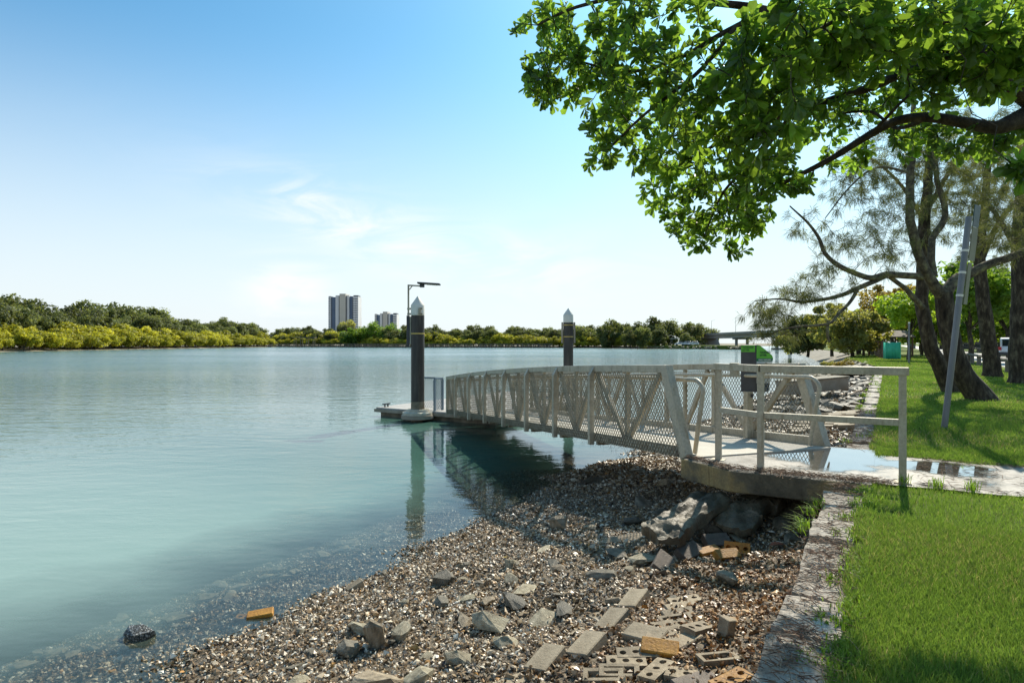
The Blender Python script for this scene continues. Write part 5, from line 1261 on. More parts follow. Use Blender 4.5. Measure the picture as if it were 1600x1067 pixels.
casuarina('casuarina', bA, [
 ('trunk', [(1533, 624, 14.4, .30), (1504, 584, 14.4, .22), (1488, 541, 14.4, .21), (1478, 490, 14.4, .20), (1473, 458, 14.4, .19)]),
 ('limb', [(1476, 468, 14.4, .15), (1455, 440, 14.3, .12), (1440, 410, 14.2, .105), (1423, 345, 14.1, .095), (1423, 270, 14.1, .08), (1426, 200, 14.1, .06), (1430, 130, 14.2, .04)]),
 ('limb', [(1458, 432, 14.3, .085), (1457, 375, 14.4, .075), (1478, 336, 14.5, .07), (1465, 282, 14.6, .06), (1458, 230, 14.6, .045), (1440, 160, 14.6, .03)]),
 ('limb', [(1474, 462, 14.4, .15), (1494, 436, 14.5, .12), (1514, 428, 14.6, .11), (1550, 411, 14.6, .10), (1600, 393, 14.6, .085), (1680, 350, 14.6, .06)]),
 ('limb', [(1440, 432, 14.3, .08), (1387, 429, 14.0, .07), (1354, 434, 13.8, .06), (1311, 415, 13.7, .052), (1289, 396, 13.6, .045), (1280, 372, 13.5, .036), (1260, 346, 13.4, .026), (1234, 322, 13.4, .014)]),
 ('limb', [(1389, 429, 14.0, .06), (1340, 450, 13.8, .052), (1300, 465, 13.6, .042), (1254, 472, 13.5, .032), (1217, 467, 13.5, .02), (1180, 470, 13.5, .01)]),
 ('limb', [(1440, 480, 14.5, .07), (1418, 455, 14.3, .055), (1400, 440, 14.2, .05), (1388, 432, 14.1, .045)]),
 ('limb', [(1340, 450, 13.8, .045), (1330, 468, 13.75, .038), (1311, 490, 13.6, .032), (1292, 506, 13.5, .03), (1225, 514, 13.4, .02), (1190, 530, 13.4, .01)]),
 ('limb', [(1294, 500, 13.5, .03), (1293, 520, 13.5, .032), (1296, 536, 13.5, .012)]),
 ('limb', [(1423, 270, 14.1, .03), (1370, 262, 14.0, .024), (1330, 290, 13.9, .018), (1290, 340, 13.8, .01)])],
 [(1215, 480, 13.5, 45, 36, 50), (1190, 500, 13.4, 26, 34, 34), (1240, 455, 13.5, 35, 20, 24), (1285, 440, 13.6, 50, 36, 40), (1215, 520, 13.4, 36, 14, 16), (1260, 350, 13.5, 30, 26, 14), (1295, 380, 13.7, 40, 40, 24), (1340, 400, 13.9, 50, 50, 44), (1360, 330, 14, 60, 60, 70),
  (1330, 270, 14, 50, 40, 50), (1420, 250, 14.2, 80, 60, 90), (1480, 270, 14.5, 70, 60, 80), (1550, 300, 14.6, 70, 80, 90), (1560, 380, 14.6, 50, 40, 40), (1400, 390, 14.1, 50, 40, 40), (1520, 200, 14.5, 90, 50, 60), (1400, 190, 14.5, 100, 50, 60), (1640, 320, 14.6, 60, 80, 40)],
 'dark leaning casuarina with forked trunk and low branches reaching over the water', 1.0)
bA2 = P(1488, 612, 16.6); bA2.z = 0
casuarina('casuarina', bA2, [('trunk', [(1490, 612, 16.6, .27), (1470, 575, 16.6, .20), (1454, 541, 16.6, .18), (1441, 484, 16.6, .165), (1441, 440, 16.6, .155), (1445, 340, 16.6, .14), (1450, 280, 16.6, .11), (1452, 180, 16.6, .07)]),
 ('limb', [(1447, 330, 16.6, .07), (1490, 260, 16.6, .05), (1540, 200, 16.6, .03)]), ('limb', [(1445, 345, 16.6, .06), (1400, 280, 16.6, .04), (1350, 240, 16.6, .02)])],
 [(1400, 250, 16.5, 70, 60, 50), (1500, 240, 16.6, 80, 60, 60), (1450, 340, 16.5, 60, 40, 24)], 'slim dark casuarina leaning left, just behind the grey sign pole', 1.9)
bB = P(1548, 588, 24); bB.z = 0
casuarina('casuarina', bB, [('trunk', [(1551, 588, 24, .33), (1546, 540, 24, .27), (1536, 470, 24, .24), (1530, 400, 24, .2), (1538, 330, 24, .15), (1545, 240, 24, .09)]), ('limb', [(1531, 410, 24, .12), (1560, 350, 24, .1), (1600, 300, 24, .05)])],
 [(1530, 300, 24, 70, 70, 80), (1580, 260, 24, 60, 60, 50), (1480, 330, 24, 50, 50, 40), (1560, 380, 24, 60, 30, 30)], 'upright dark casuarina trunk left of the white car', 2.0, 40, (.15, .34), .007)
bC = P(1592, 599, 20); bC.z = 0
casuarina('casuarina', bC, [('trunk', [(1596, 600, 20, .36), (1592, 540, 20, .27), (1594, 470, 20, .25), (1593, 380, 20, .22), (1596, 290, 20, .16), (1600, 200, 20, .1)]), ('limb', [(1593, 400, 20, .1), (1560, 340, 20, .07), (1530, 300, 20, .04)])],
 [(1580, 280, 20, 60, 60, 50), (1560, 340, 20, 40, 40, 30), (1620, 350, 20, 50, 60, 30)], 'thick dark casuarina trunk at the right edge, in front of the white car', 2.0, 40, (.14, .32), .006)

# --- trees made of leaf clumps for the middle and far distance
def crown_np(seed, n, rx, ry, rz, zc, leaf, lumps, lump_r, flat_=.0, droop=0.0, shell=.5):
    r = np.random.default_rng(seed)
    d = r.normal(size=(lumps, 3)); d /= np.linalg.norm(d, axis=1, keepdims=True); d *= r.random((lumps, 1)) ** .35
    C = d * np.array([rx, ry, rz]) * .8; C[:, 2] += zc
    lr = lump_r * r.uniform(.6, 1.25, lumps); li = r.integers(0, lumps, n)
    e = r.normal(size=(n, 3)); e /= np.linalg.norm(e, axis=1, keepdims=True); e *= (shell + (1 - shell) * r.random((n, 1)))
    Pn = C[li] + e * lr[li][:, None] * np.array([1, 1, .75])
    nor = e + r.normal(0, .5, (n, 3)) + np.array([0, 0, .35]); nor /= np.linalg.norm(nor, axis=1, keepdims=True)
    a = np.cross(nor, r.normal(size=(n, 3))); a /= np.linalg.norm(a, axis=1, keepdims=True); a[:, 2] -= droop; b = np.cross(nor, a); b /= np.linalg.norm(b, axis=1, keepdims=True)
    s = leaf * r.uniform(.6, 1.3, n)[:, None]
    V = np.stack([Pn - a * s, Pn + b * s * .55 + nor * s * .1, Pn + a * s, Pn - b * s * .55 + nor * s * .1], 1).reshape(-1, 3)
    Fq = np.array([[0, 1, 2, 3]]) + (np.arange(n) * 4)[:, None]
    c = np.clip(r.normal(.45, .22, lumps)[li] + r.normal(0, .15, n), 0, 1.1)
    return V, Fq, np.repeat(c, 4), C
def trunk_np(C, r0, seed, nlimb=5, zsplit=.45):
    m = MB(); rr = random.Random(seed); top_ = Vector(C.mean(0)); z0 = top_.z * zsplit
    lean = Vector((rr.uniform(-.1, .1) * z0, rr.uniform(-.1, .1) * z0, z0))
    m.tube([(0, 0, -.3), lean * .5 + Vector((rr.uniform(-1, 1) * r0, 0, 0)), lean], [r0 * 1.3, r0, r0 * .8], 7)
    for k in range(min(nlimb, len(C))):
        c = Vector(C[rr.randrange(len(C))]); m.tube([lean * .95, lean.lerp(c, .5) + Vector((0, 0, -.05 * c.z)), c], [r0 * .55, r0 * .35, r0 * .12], 5)
    return np.array([tuple(v_) for v_ in m.v]), m.f
def tree_mesh(name, seed, leafm, n, rx, ry, rz, zc, leaf, lumps, lump_r, r0, **kw):
    tk = kw.pop('tk', {})
    V, Fq, c, C = crown_np(seed, n, rx, ry, rz, zc, leaf, lumps, lump_r, **kw); Vt, ft = trunk_np(C, r0, seed, **tk)
    f4 = np.array([f for f in ft if len(f) == 4]); fo = [np.array([f]) for f in ft if len(f) != 4]
    nC = len(V); Fs = [Fq, f4 + nC] + [x + nC for x in fo]
    mi = np.concatenate([np.zeros(len(Fq)), np.ones(len(f4) + len(fo))])
    return np_mesh(name, np.concatenate([V, Vt]), Fs, [M[leafm], M['trunk_far']], col=np.concatenate([c, np.zeros(len(Vt))])[:, None] * np.ones(3), mi=mi)
def parted_tree(name, loc, seed, leafm, label, n, rx, ry, rz, zc, leaf, lumps, lump_r, r0, group=None, bark='bark', **kw):
    tk = kw.pop('tk', {})
    t = thing(name, loc, label, 'tree', group)
    V, Fq, c, C = crown_np(seed, n, rx, ry, rz, zc, leaf, lumps, lump_r, **kw)
    o = link('crown', np_mesh('crown', V, Fq, M[leafm], col=c[:, None] * np.ones(3)), t)
    Vt, ft = trunk_np(C, r0, seed, **tk); me = bpy.data.meshes.new('trunk'); me.from_pydata([tuple(x) for x in Vt], [], ft); me.materials.append(M[bark]); link('trunk', me, t)
    return t
def on(px, D, z=0.0): return Vector(((px - 800) / F * D, D, z))
# right bank, near to far
parted_tree('small_tree', on(1419, 47), 11, 'lime', 'bright yellow green tree behind the thin grey post', 4500, 2.3, 2.0, 1.9, 3.9, .15, 30, .75, .13)
parted_tree('small_tree', on(1349, 62), 12, 'fig', 'small bright green rounded tree left of the brown timber fence', 4500, 1.7, 1.6, 1.7, 2.2, .16, 26, .75, .12)
parted_tree('deciduous_tree', on(1395, 66), 13, 'autumn', 'tall tree with thinning yellow brown leaves behind the timber fence', 8000, 4.4, 3.4, 3.2, 5.2, .17, 56, .9, .2)
parted_tree('deciduous_tree', on(1362, 70), 23, 'lime', 'yellow leafed tree between the small green tree and the timber fence', 4500, 2.6, 2.2, 2.2, 3.6, .16, 34, .8, .14)
parted_tree('riverside_tree', on(1332, 58, -.05), 14, 'olive', 'wide olive green tree leaning over the bank with low branches', 9500, 3.7, 3.0, 2.2, 2.5, .16, 50, .85, .16, tk={'nlimb': 9, 'zsplit': .3})
parted_tree('riverside_tree', on(1262, 84, -.3), 15, 'forest', 'dark grey green casuarina on the bank beside the far end of the bridge', 9500, 3.6, 3.0, 3.1, 3.0, .20, 52, .95, .16)
parted_tree('riverside_tree', on(1236, 104, -.3), 25, 'olive', 'low dark shrubby tree at the far tip of the bank', 5500, 3.0, 2.6, 2.2, 1.9, .20, 34, .9, .14)
parted_tree('riverside_tree', on(1300, 74), 16, 'olive', 'taller olive tree behind the wide leaning one', 8500, 3.6, 3.0, 3.2, 3.6, .18, 50, .95, .16)
parted_tree('shade_tree', on(1516, 43), 17, 'fig', 'deep green broad tree with pale forked trunk beyond the road', 6500, 3.4, 3.0, 2.2, 4.9, .17, 44, .9, .16, tk={'nlimb': 7, 'zsplit': .45})
parted_tree('shade_tree', on(1578, 52), 18, 'fig', 'dense green tree above the white car', 7500, 4.2, 3.4, 2.8, 5.2, .18, 52, 1.0, .18)
parted_tree('shade_tree', on(1462, 58), 19, 'lime', 'light green tree seen between the two nearest casuarina trunks', 5500, 3.4, 3.0, 2.6, 4.6, .18, 40, 1.0, .16)
for k, (px, D, rx, h, mt_, lab) in enumerate([(1440, 96, 5, 6, 'olive', 'olive tree far behind the thin grey post'), (1488, 104, 6, 7, 'lime', 'pale green tree far behind the leaning casuarina'), (1532, 98, 5, 6, 'olive', 'greyish tree far behind the upright casuarina'),
        (1572, 104, 6, 7, 'forest', 'dark tree far behind the white car'), (1612, 90, 6, 7, 'lime', 'yellow green tree far off at the right edge'), (1404, 110, 6, 7, 'olive', 'far tree behind the yellow brown one'), (1372, 120, 5, 7, 'forest', 'far dark tree left of the timber fence'),
        (1470, 130, 8, 10, 'forest', 'tall dark tree far back beyond the road'), (1545, 135, 8, 10, 'olive', 'tall olive tree far back beyond the road'), (1330, 125, 5, 6, 'olive', 'far olive tree above the wide leaning one')]):
    parted_tree('background_tree', on(px, D), 40 + k, mt_, lab, 3600, rx, rx * .8, h * .42, h * .55, .26, 34, 1.3, .2)
for k, (px, D, rx, zc_, mt_, lab) in enumerate([(1440, 70, 4.0, 3.2, 'fig', 'green tree filling the gap right of the thin grey post'), (1500, 72, 4.2, 2.8, 'lime', 'low pale green tree across the road, left of the pale forked trunk'), (1545, 66, 4.2, 3.4, 'fig', 'green tree across the road behind the upright casuarina'),
        (1590, 70, 4.5, 3.2, 'lime', 'yellow green tree across the road above the white car'), (1625, 60, 4.5, 4.0, 'fig', 'green tree across the road at the right edge'), (1480, 84, 5, 4.4, 'olive', 'olive tree across the road behind the two leaning casuarina trunks'), (1560, 88, 5.5, 5.0, 'fig', 'large green tree far across the road')]):
    parted_tree('roadside_tree', on(px, D), 340 + k, mt_, lab, 4800, rx, rx * .8, zc_ * .62, zc_, .19, 40, 1.0, .15)
for k, (px, D, s) in enumerate([(1318, 44, 1.0), (1330, 52, .8), (1296, 62, 1.1)]):
    t = tree_mesh('ground_shrub', 70 + k, 'autumn' if k == 0 else 'olive', 900, .9 * s, .7 * s, .22 * s, .22, .08, 14, .26, .02)
    u_, v_ = UV(on(px, D).x, D); tag(link('ground_shrub', t, None, (on(px, D).x, D, bank_z(u_, v_) - .03)), ['yellow low shrub spilling over the stony bank', 'low olive shrub behind the yellow one on the bank', 'small shrub on the pale bank nearest the river bend'][k], 'shrub')

# --- far shore: mangroves along the water, darker wood behind
mang = [tree_mesh('mangrove', 100 + i, 'mangrove', 2400, 3.0, 2.7, 1.6, 2.1, .235, 26, .95, .10, shell=.4, tk={'nlimb': 6, 'zsplit': .3}) for i in range(7)]
fore = [tree_mesh('forest_tree', 120 + i, 'forest', 4200, 5.0, 4.6, 4.4, 5.4, .31, 36, 1.6, .22, shell=.45) for i in range(7)]
def place(meshes, name, p, s, label, cat, group, sz=1.0):
    o = link(name, random.choice(meshes), None, p); o.scale = (s * random.uniform(.85, 1.15), s * random.uniform(.85, 1.15), s * sz * random.uniform(.85, 1.15)); o.rotation_euler = (0, 0, random.uniform(0, 6.28)); return tag(o, label, cat, group)
def shore_pts(i0, i1, step):
    out = []; acc = 0
    for i in range(i0, i1):
        a, b = Vector(FS[i]), Vector(FS[i + 1]); n_ = max(1, int((b - a).length / step)); inn = (Vector(FO[i]).lerp(Vector(FO[i + 1]), .5) - (a + b) / 2).normalized()
        for k in range(n_): out.append((a.lerp(b, (k + random.random() * .7) / n_), inn))
    return out
for (rowd, st, s0) in ((3.5, 4.4, 1.15), (8.5, 5.0, 1.55), (15, 6.0, 2.0)):
    for p, inn in shore_pts(1, 6, st):
        if p.y < 115: continue
        q = p + inn * (rowd + random.uniform(-1.3, 1.3)); nf = 1 + .25 * mnoise.noise(Vector((q.y * .03, rowd, 0)))
        place(mang, 'mangrove', (q.x, q.y, -.75 + rowd * .02), s0 * nf * random.uniform(.8, 1.2), f"yellow green mangrove in the {['waterside row', 'second row', 'back row'][[3.5, 8.5, 15].index(rowd)]} of the left bank, {'nearest stretch' if p.y < 200 else 'middle stretch' if p.y < 290 else 'far stretch'}", 'mangrove', 'mangroves along the left bank')
for (rowd, st, s0) in ((3.0, 3.8, 1.05), (7.5, 4.6, 1.4), (12, 5.5, 1.6)):
    for p, inn in shore_pts(6, 10, st):
        if p.x > 61: continue
        q = p + inn * (rowd + random.uniform(-1.2, 1.2)); nf = 1 + .3 * mnoise.noise(Vector((q.x * .04, rowd, 5)))
        place(mang, 'mangrove', (q.x, q.y, -.75), s0 * nf * random.uniform(.8, 1.2), f"yellow green mangrove in the {['front row', 'second row', 'back row'][[3.0, 7.5, 12].index(rowd)]} opposite, {'below the towers' if p.x < -65 else 'between the two piles' if p.x < 25 else 'right of the farther pile'}", 'mangrove', 'mangroves across the river')
for (rowd, st, s0) in ((22, 5.4, 1.3), (34, 6.2, 1.6), (48, 7.5, 1.8)):
    for p, inn in shore_pts(1, 5, st):
        if p.y < 120: continue
        q = p + inn * (rowd + random.uniform(-3, 3)); f_ = np.interp(p.y, [120, 200, 260, 330, 390], [1.12, 1.08, 1.02, .92, .85])
        place(fore, 'forest_tree', (q.x, q.y, -.2), s0 * f_ * random.uniform(.82, 1.2), f"dark green tree in the {['front', 'middle', 'back'][[22, 34, 48].index(rowd)]} of the left wood, {'nearest stretch' if p.y < 200 else 'middle stretch' if p.y < 290 else 'far stretch'}", 'tree', 'wood behind the left bank')
for (rowd, st, s0) in ((12, 5.0, .85), (20, 5.0, 1.0), (30, 5.6, 1.12)):
    for p, inn in shore_pts(5, 10, st):
        q = p + inn * (rowd + random.uniform(-3, 3)); hgt = 1 + .28 * mnoise.noise(Vector((q.x * .025, rowd * .1, 2)))
        place(fore, 'forest_tree', (q.x, q.y, -.2), s0 * hgt * random.uniform(.8, 1.15), f"dark green tree in the {['front', 'middle', 'back'][[12, 20, 30].index(rowd)]} of the wood opposite, {'below the towers' if p.x < -65 else 'between the two piles' if p.x < 25 else 'right of the farther pile'}", 'tree', 'wood across the river')
for k, (px, D, s, lab) in enumerate([(955, 300, 1.65, 'tall dark tree standing above the far wood right of the second pile'), (1020, 285, 1.55, 'broad dark tree in the wood left of the bridge'), (1045, 290, 1.5, 'dark tree beside the broad one left of the bridge'), (1000, 295, 1.35, 'mid height tree in the wood left of the bridge'),
        (1085, 315, 1.6, 'dark tree just left of where the bridge begins'), (1105, 335, 1.35, 'dark tree behind the start of the bridge'), (910, 320, 1.35, 'small crowned tree sticking up right of the second pile'), (1072, 262, .75, 'small green tree above the parked cars on the far point'), (985, 268, .8, 'low bright bush at the left end of the far rocky point'), (1005, 266, 1.0, 'green tree on the left of the far rocky point'), (1030, 270, 1.0, 'green tree above the parked cars on the far point')]):
    o = link('forest_tree', fore[k % 7], None, (on(px, D).x, D, -2.4 * s)); o.scale = (s * 1.05, s * 1.05, s * 1.15); o.rotation_euler = (0, 0, k * 1.3); tag(o, lab, 'tree')
parted_tree('fig_tree', on(592, 372, -.2), 150, 'fig', 'huge domed bright green tree in front of the smaller tower', 9000, 17, 10, 9.0, 6.5, .55, 80, 3.0, .8)
parted_tree('fig_tree', on(548, 366, -.2), 151, 'fig', 'rounded green tree left of the huge domed one', 4200, 7.5, 6, 6.0, 5.0, .5, 40, 2.4, .5)
parted_tree('eucalypt', on(545, 420, -.2), 152, 'olive', 'olive tree poking up in front of the taller tower', 4200, 9, 6, 8, 10, .55, 36, 2.4, .5)
parted_tree('fig_tree', on(402, 420, -1.0), 153, 'forest', 'tall rounded tree at the low end of the left bank wood', 4200, 7.5, 6, 6.5, 8.5, .5, 36, 2.2, .5)

# ------------------------------------------------------------------ buildings, bridge, boardwalk
def tower(px, D, zt, wd, label, floors, tall):
    c = on(px, D, -.2); t = thing('apartment_tower', c, label, 'building')
    X = c.x; Y = D; w = wd
    fx = lambda a: X + a * w            # a in -.5 .. .5
    def blk(a0, a1, y0, y1, z1, mat, name='wall'):
        return MB().box(((fx(a0) + fx(a1)) / 2, Y + (y0 + y1) / 2, (z1 - .2) / 2), (fx(a1) - fx(a0), y1 - y0, z1 + .2)).build(name, mat, t)
    blk(-.5, -.42, 3, 20, zt - 4, M['tower']); blk(-.42, -.25, 4.2, 20, zt - 4, M['towerblue'], 'glass_bay'); blk(-.25, -.10, 1.5, 20, zt - 2, M['tower'])
    blk(-.10, .10, -1, 20, zt, M['towerbeige'], 'stair_core'); blk(.10, .20, 1.5, 20, zt - 2, M['tower']); blk(.20, .33, 3.5, 20, zt - 3, M['towerblue'], 'glass_bay'); blk(.33, .5, 2, 20, zt - 3.5, M['tower'])
    blk(-.128, -.101, -.2, 1.49, zt - 3, M['towerdark'], 'window_strip'); blk(.101, .125, -.2, 1.49, zt - 3, M['towerdark'], 'window_strip')
    fh = (zt - 8) / floors
    wm = {}
    def win(a, ww, z, y, hh, name='window', mat=M['towerdark']):
        key = (round(ww, 3), round(hh, 3), name)
        if key not in wm:
            bm = bmesh.new(); bmesh.ops.create_cube(bm, size=1)
            for v_ in bm.verts: v_.co = Vector((v_.co.x * ww * w, v_.co.y * .3, v_.co.z * hh))
            me = bpy.data.meshes.new(name); bm.to_mesh(me); bm.free(); me.materials.append(mat); wm[key] = me
        link(name, wm[key], t, Vector((fx(a), Y + y, z)) - t.location)
    for f_ in range(floors):
        z = 3 + f_ * fh
        for a in (.355, .405, .46): win(a, .028, z + fh * .5, 1.93, fh * .5)
        win(-.40, .03, z + fh * .5, 4.13, fh * .5); win(.31, .035, z + fh * .5, 3.43, fh * .5); win(-.46, .05, z + fh * .5, 2.93, fh * .3)
    MB().box((fx(.41), Y + 10, zt - 2.6), (w * .16, 12, 1.8)).build('roof_terrace', M['towerdark'], t)
    MB().box((fx(-.46), Y + 10, zt - 3.4), (w * .08, 12, 1.0)).build('roof_terrace', M['towerdark'], t)
tower(535.5, 800, CAM_Z + 77 / F * 800, 47 / F * 800, 'tall pale apartment tower with blue bays and rows of windows', 19, True)
tower(602, 830, CAM_Z + 49 / F * 830, 35 / F * 830, 'shorter beige apartment tower right of the tall one', 12, False)
br = thing('road_bridge', (100, 270, -2), 'long concrete road bridge on paired columns crossing the river', 'bridge')
bx0, bx1 = 96.8, 106
MB().box(((bx0 + bx1) / 2, 245, 4.35), (bx1 - bx0 - 1.4, 230, 1.5)).build('girder', M['bridge'], br)
MB().box(((bx0 + bx1) / 2, 245, 5.25), (bx1 - bx0, 232, .28)).build('deck', M['bridge'], br)
for x in (bx0 + .12, bx1 - .12): MB().box((x, 245, 5.75), (.22, 232, .72)).build('parapet', M['bridge'], br)
for y in (275, 233, 192, 154):
    for x in (98.6, 103.4): MB().lathe((x, y, 0), [(.62, -4), (.62, 2.85)], 14).build('column', M['bridge'], br)
    MB().box((101, y, 3.22), (8, 1.3, .74)).build('crosshead', M['bridge'], br); MB().box((101, y, -.9), (8.2, 2.2, .8)).build('pile_cap', M['bridge'], br)
MB().add([(96.5, 345, -.6), (106, 345, -.6), (106, 345, 3.58), (96.5, 345, 3.58), (96.5, 318, -.6), (106, 318, -.6), (106, 322, 3.58), (96.5, 322, 3.58)], [(0, 1, 2, 3), (4, 7, 6, 5), (0, 3, 7, 4), (1, 5, 6, 2), (3, 2, 6, 7), (0, 4, 5, 1)]).build('abutment', M['bridge'], br)
for (x, y, lab) in ((97.2, 272, 'thin street lamp on the bridge nearest its first columns'), (97.2, 305, 'thin street lamp on the bridge towards the far end'), (97.2, 243, 'thin street lamp on the bridge nearest the casuarina branch')):
    t = thing('street_lamp', (x, y, 6.1), lab, 'street lamp'); MB().tube([(x, y, 6.1), (x, y, 12.2)], [.09, .05], 6).build('pole', M['galv'], t); MB().beam((x, y, 12.2), (x + 1.6, y, 12.35), .1, .08).build('arm', M['galv'], t)
bw = thing('boardwalk', (-100, 365, -1), 'long timber boardwalk with railings running through the far mangroves', 'boardwalk')
bpts = [Vector((-146, 374)), Vector((-98, 360)), Vector((-60, 334)), Vector((-12, 317)), Vector((20, 309))]
for a, b in zip(bpts[:-1], bpts[1:]):
    a3, b3 = Vector((a.x, a.y, 0)), Vector((b.x, b.y, 0)); MB().beam(a3 + Vector((0, 0, -.35)), b3 + Vector((0, 0, -.35)), 1.8, .3).build('deck', M['log'], bw)
    sd = (b3 - a3).cross(Vector((0, 0, 1))).normalized() * .85
    for sgn in (-1, 1):
        MB().beam(a3 + sd * sgn + Vector((0, 0, .85)), b3 + sd * sgn + Vector((0, 0, .85)), .2, .2).build('hand_rail', M['log'], bw); MB().beam(a3 + sd * sgn + Vector((0, 0, .3)), b3 + sd * sgn + Vector((0, 0, .3)), .08, .1).build('mid_rail', M['log'], bw)
    n_ = int((b3 - a3).length / 2.6)
    pm_ = None
    for k in range(n_):
        q = a3.lerp(b3, (k + .5) / n_)
        if pm_ is None:
            bm = bmesh.new(); bmesh.ops.create_cube(bm, size=1)
            for v_ in bm.verts: v_.co = Vector((v_.co.x * .26, v_.co.y * .26, v_.co.z * 2.5 - .35))
            pm_ = bpy.data.meshes.new('post'); bm.to_mesh(pm_); bm.free(); pm_.materials.append(M['log'])
        for sgn in (-1, 1): link('post', pm_, bw, q + sd * sgn - bw.location)
sh = thing('boardwalk_shelter', (-121, 365, -.2), 'flat roofed timber shelter on the boardwalk among the mangroves', 'shelter')
MB().box((-121, 365, 4.5), (13, 4, .4)).build('roof', M['log'], sh)
for dx in (-5.5, -1.8, 1.8, 5.5):
    for dy in (-1.6, 1.6): MB().box((-121 + dx, 365 + dy, 1.5), (.25, .25, 5.2)).build('post', M['log'], sh)

# ------------------------------------------------------------------ cars
def car(loc, rz, label, paint, cat='car', group=None):
    t = thing('parked_car', loc, label, cat, group, rz)
    # local: +Y is forward; profile of the side, wheels below
    def loft(rings, name, mat, bev=.03):
        n = len(rings[0]); V = [Vector(p) + t.location for r_ in rings for p in r_]; f = [(i * n + k, i * n + (k + 1) % n, (i + 1) * n + (k + 1) % n, (i + 1) * n + k) for i in range(len(rings) - 1) for k in range(n)]
        f += [tuple(range(n - 1, -1, -1)), tuple((len(rings) - 1) * n + k for k in range(n))]
        return MB().add(V, f).build(name, mat, t, bevel=bev)
    low = [(-2.25, .45), (-2.28, .75), (-2.2, 1.02), (1.2, 1.0), (2.15, .88), (2.3, .7), (2.3, .42)]
    loft([[(x, y, z) for y, z in low] for x in (-.9, .9)], 'body', paint, .06)
    cab = [(-2.12, 1.0), (-1.75, 1.62), (-1.4, 1.68), (.35, 1.66), (1.25, 1.0)]
    loft([[(x, y, z) for y, z in cab] for x in (-.74, .74)], 'cabin', paint, .07)
    loft([[(x * 1.0, -2.12 - .012 + (z - 1.0) * .57, z) for z in (1.08, 1.54)] + [(x, -2.05 + (z - 1.0) * .57, z) for z in (1.54, 1.08)] for x in (-.62, .62)], 'rear_window', M['glass'], 0)
    for sx in (-1, 1): loft([[(sx * .742 + d, y, z) for y, z in ((-1.75, 1.1), (-1.55, 1.52), (.2, 1.54), (.85, 1.08))] for d in (-.004, .012)], 'side_window', M['glass'], 0)
    loft([[(x, 1.16 - (z - 1.08) * 1.36 + d, z) for z, d in ((1.1, .05), (1.56, .05), (1.56, -.05), (1.1, -.05))] for x in (-.62, .62)], 'windscreen', M['glass'], 0)
    for sx in (-1, 1):
        loft([[(x, y, z) for y, z in ((-2.30, .80), (-2.27, 1.02), (-2.1, 1.02), (-2.1, .80))] for x in sorted((sx * .9, sx * .66))], 'tail_light', M['red'], 0)
        for y in (-1.4, 1.4):
            V = [];
            w_ = MB(); n = 16
            for x in (sx * .92, sx * .70):
                for k in range(n): an = 2 * math.pi * k / n; w_.v.append(t.location + Vector((x, y + .34 * math.cos(an), .34 + .34 * math.sin(an))))
            w_.f = [(k, (k + 1) % n, n + (k + 1) % n, n + k) for k in range(n)] + [tuple(range(n)), tuple(range(n, 2 * n))]; wo = w_.build('wheel', M['tyre'], t)
            r_ = MB()
            for k in range(10): an = 2 * math.pi * k / 10; r_.v.append(t.location + Vector((sx * .925, y + .2 * math.cos(an), .34 + .2 * math.sin(an))))
            r_.f = [tuple(range(10))]; ro = r_.build('rim', M['galv'], wo); ro.location = Vector((0, 0, 0))
    MB().box(t.location + Vector((0, -2.30, .55)), (1.7, .12, .22)).build('bumper', M['lamp'], t, bevel=.03)
    return t
car(on(1583, 45, 0), -math.atan2(DX, DY) - .12, 'white four wheel drive parked beyond the log rail at the right edge', M['carwhite'])
car(on(1340, 78, 0), 1.0, 'white car half hidden behind the small green tree', M['carwhite'])
car(on(1354, 74, 0), -.6, 'blue car seen beside the brown timber fence', M['bluepaint'])
car(on(1516, 92, 0), 1.2, 'dark car far beyond the road, left of the upright casuarina', M['lamp'])
car(on(1561, 96, 0), 1.2, 'white car far beyond the road, left of the four wheel drive', M['carwhite'])
for k, (px, D, rz, lab) in enumerate([(1063, 262, 1.2, 'white car on the far point, left under the pale canopy'), (1072, 258, 1.5, 'white car on the far point, in the middle of three'), (1083, 256, 1.7, 'white van like car on the far point, right of three')]):
    t = car(on(px, D, .3), rz, lab, M['carwhite'], 'car', 'cars on the far point')
cn_ = thing('picnic_canopy', on(1061, 266, .3), 'pale flat canopy on posts at the far rocky point', 'canopy'); q = cn_.location
MB().box(q + Vector((0, 0, 2.9)), (7.5, 3, .2)).build('roof', M['white'], cn_)
for dx in (-3.3, 3.3):
    for dy in (-1.2, 1.2): MB().box(q + Vector((dx, dy, 1.4)), (.15, .15, 2.8)).build('post', M['galv'], cn_)
pg = MB(); pgp = [(56, 277), (62, 266), (82, 234.8), (89, 239), (98, 285), (70, 300)]
pg.prism([(x, y) for x, y in pgp][::1], -1.6, .3); tag(pg.build('rocky_point', [M['lawn']], None, loc=(0, 0, 0)), kind='structure')
sp_ = []
for i in range(130):
    t_ = random.random(); a, b = random.choice([((56, 277), (62, 266)), ((62, 266), (82, 234.6)), ((62, 266), (82, 234.6)), ((82, 234.6), (89, 239))])
    sp_.append((Vector((a[0] + (b[0] - a[0]) * t_ - .4, a[1] + (b[1] - a[1]) * t_ - .4, random.choice([-1.1, -.75, -.35]))), random.uniform(.8, 1.5)))
rock_heap('point_boulders', sp_, RMlowp, M['rock'], 'grey boulders of the seawall round the far rocky point')

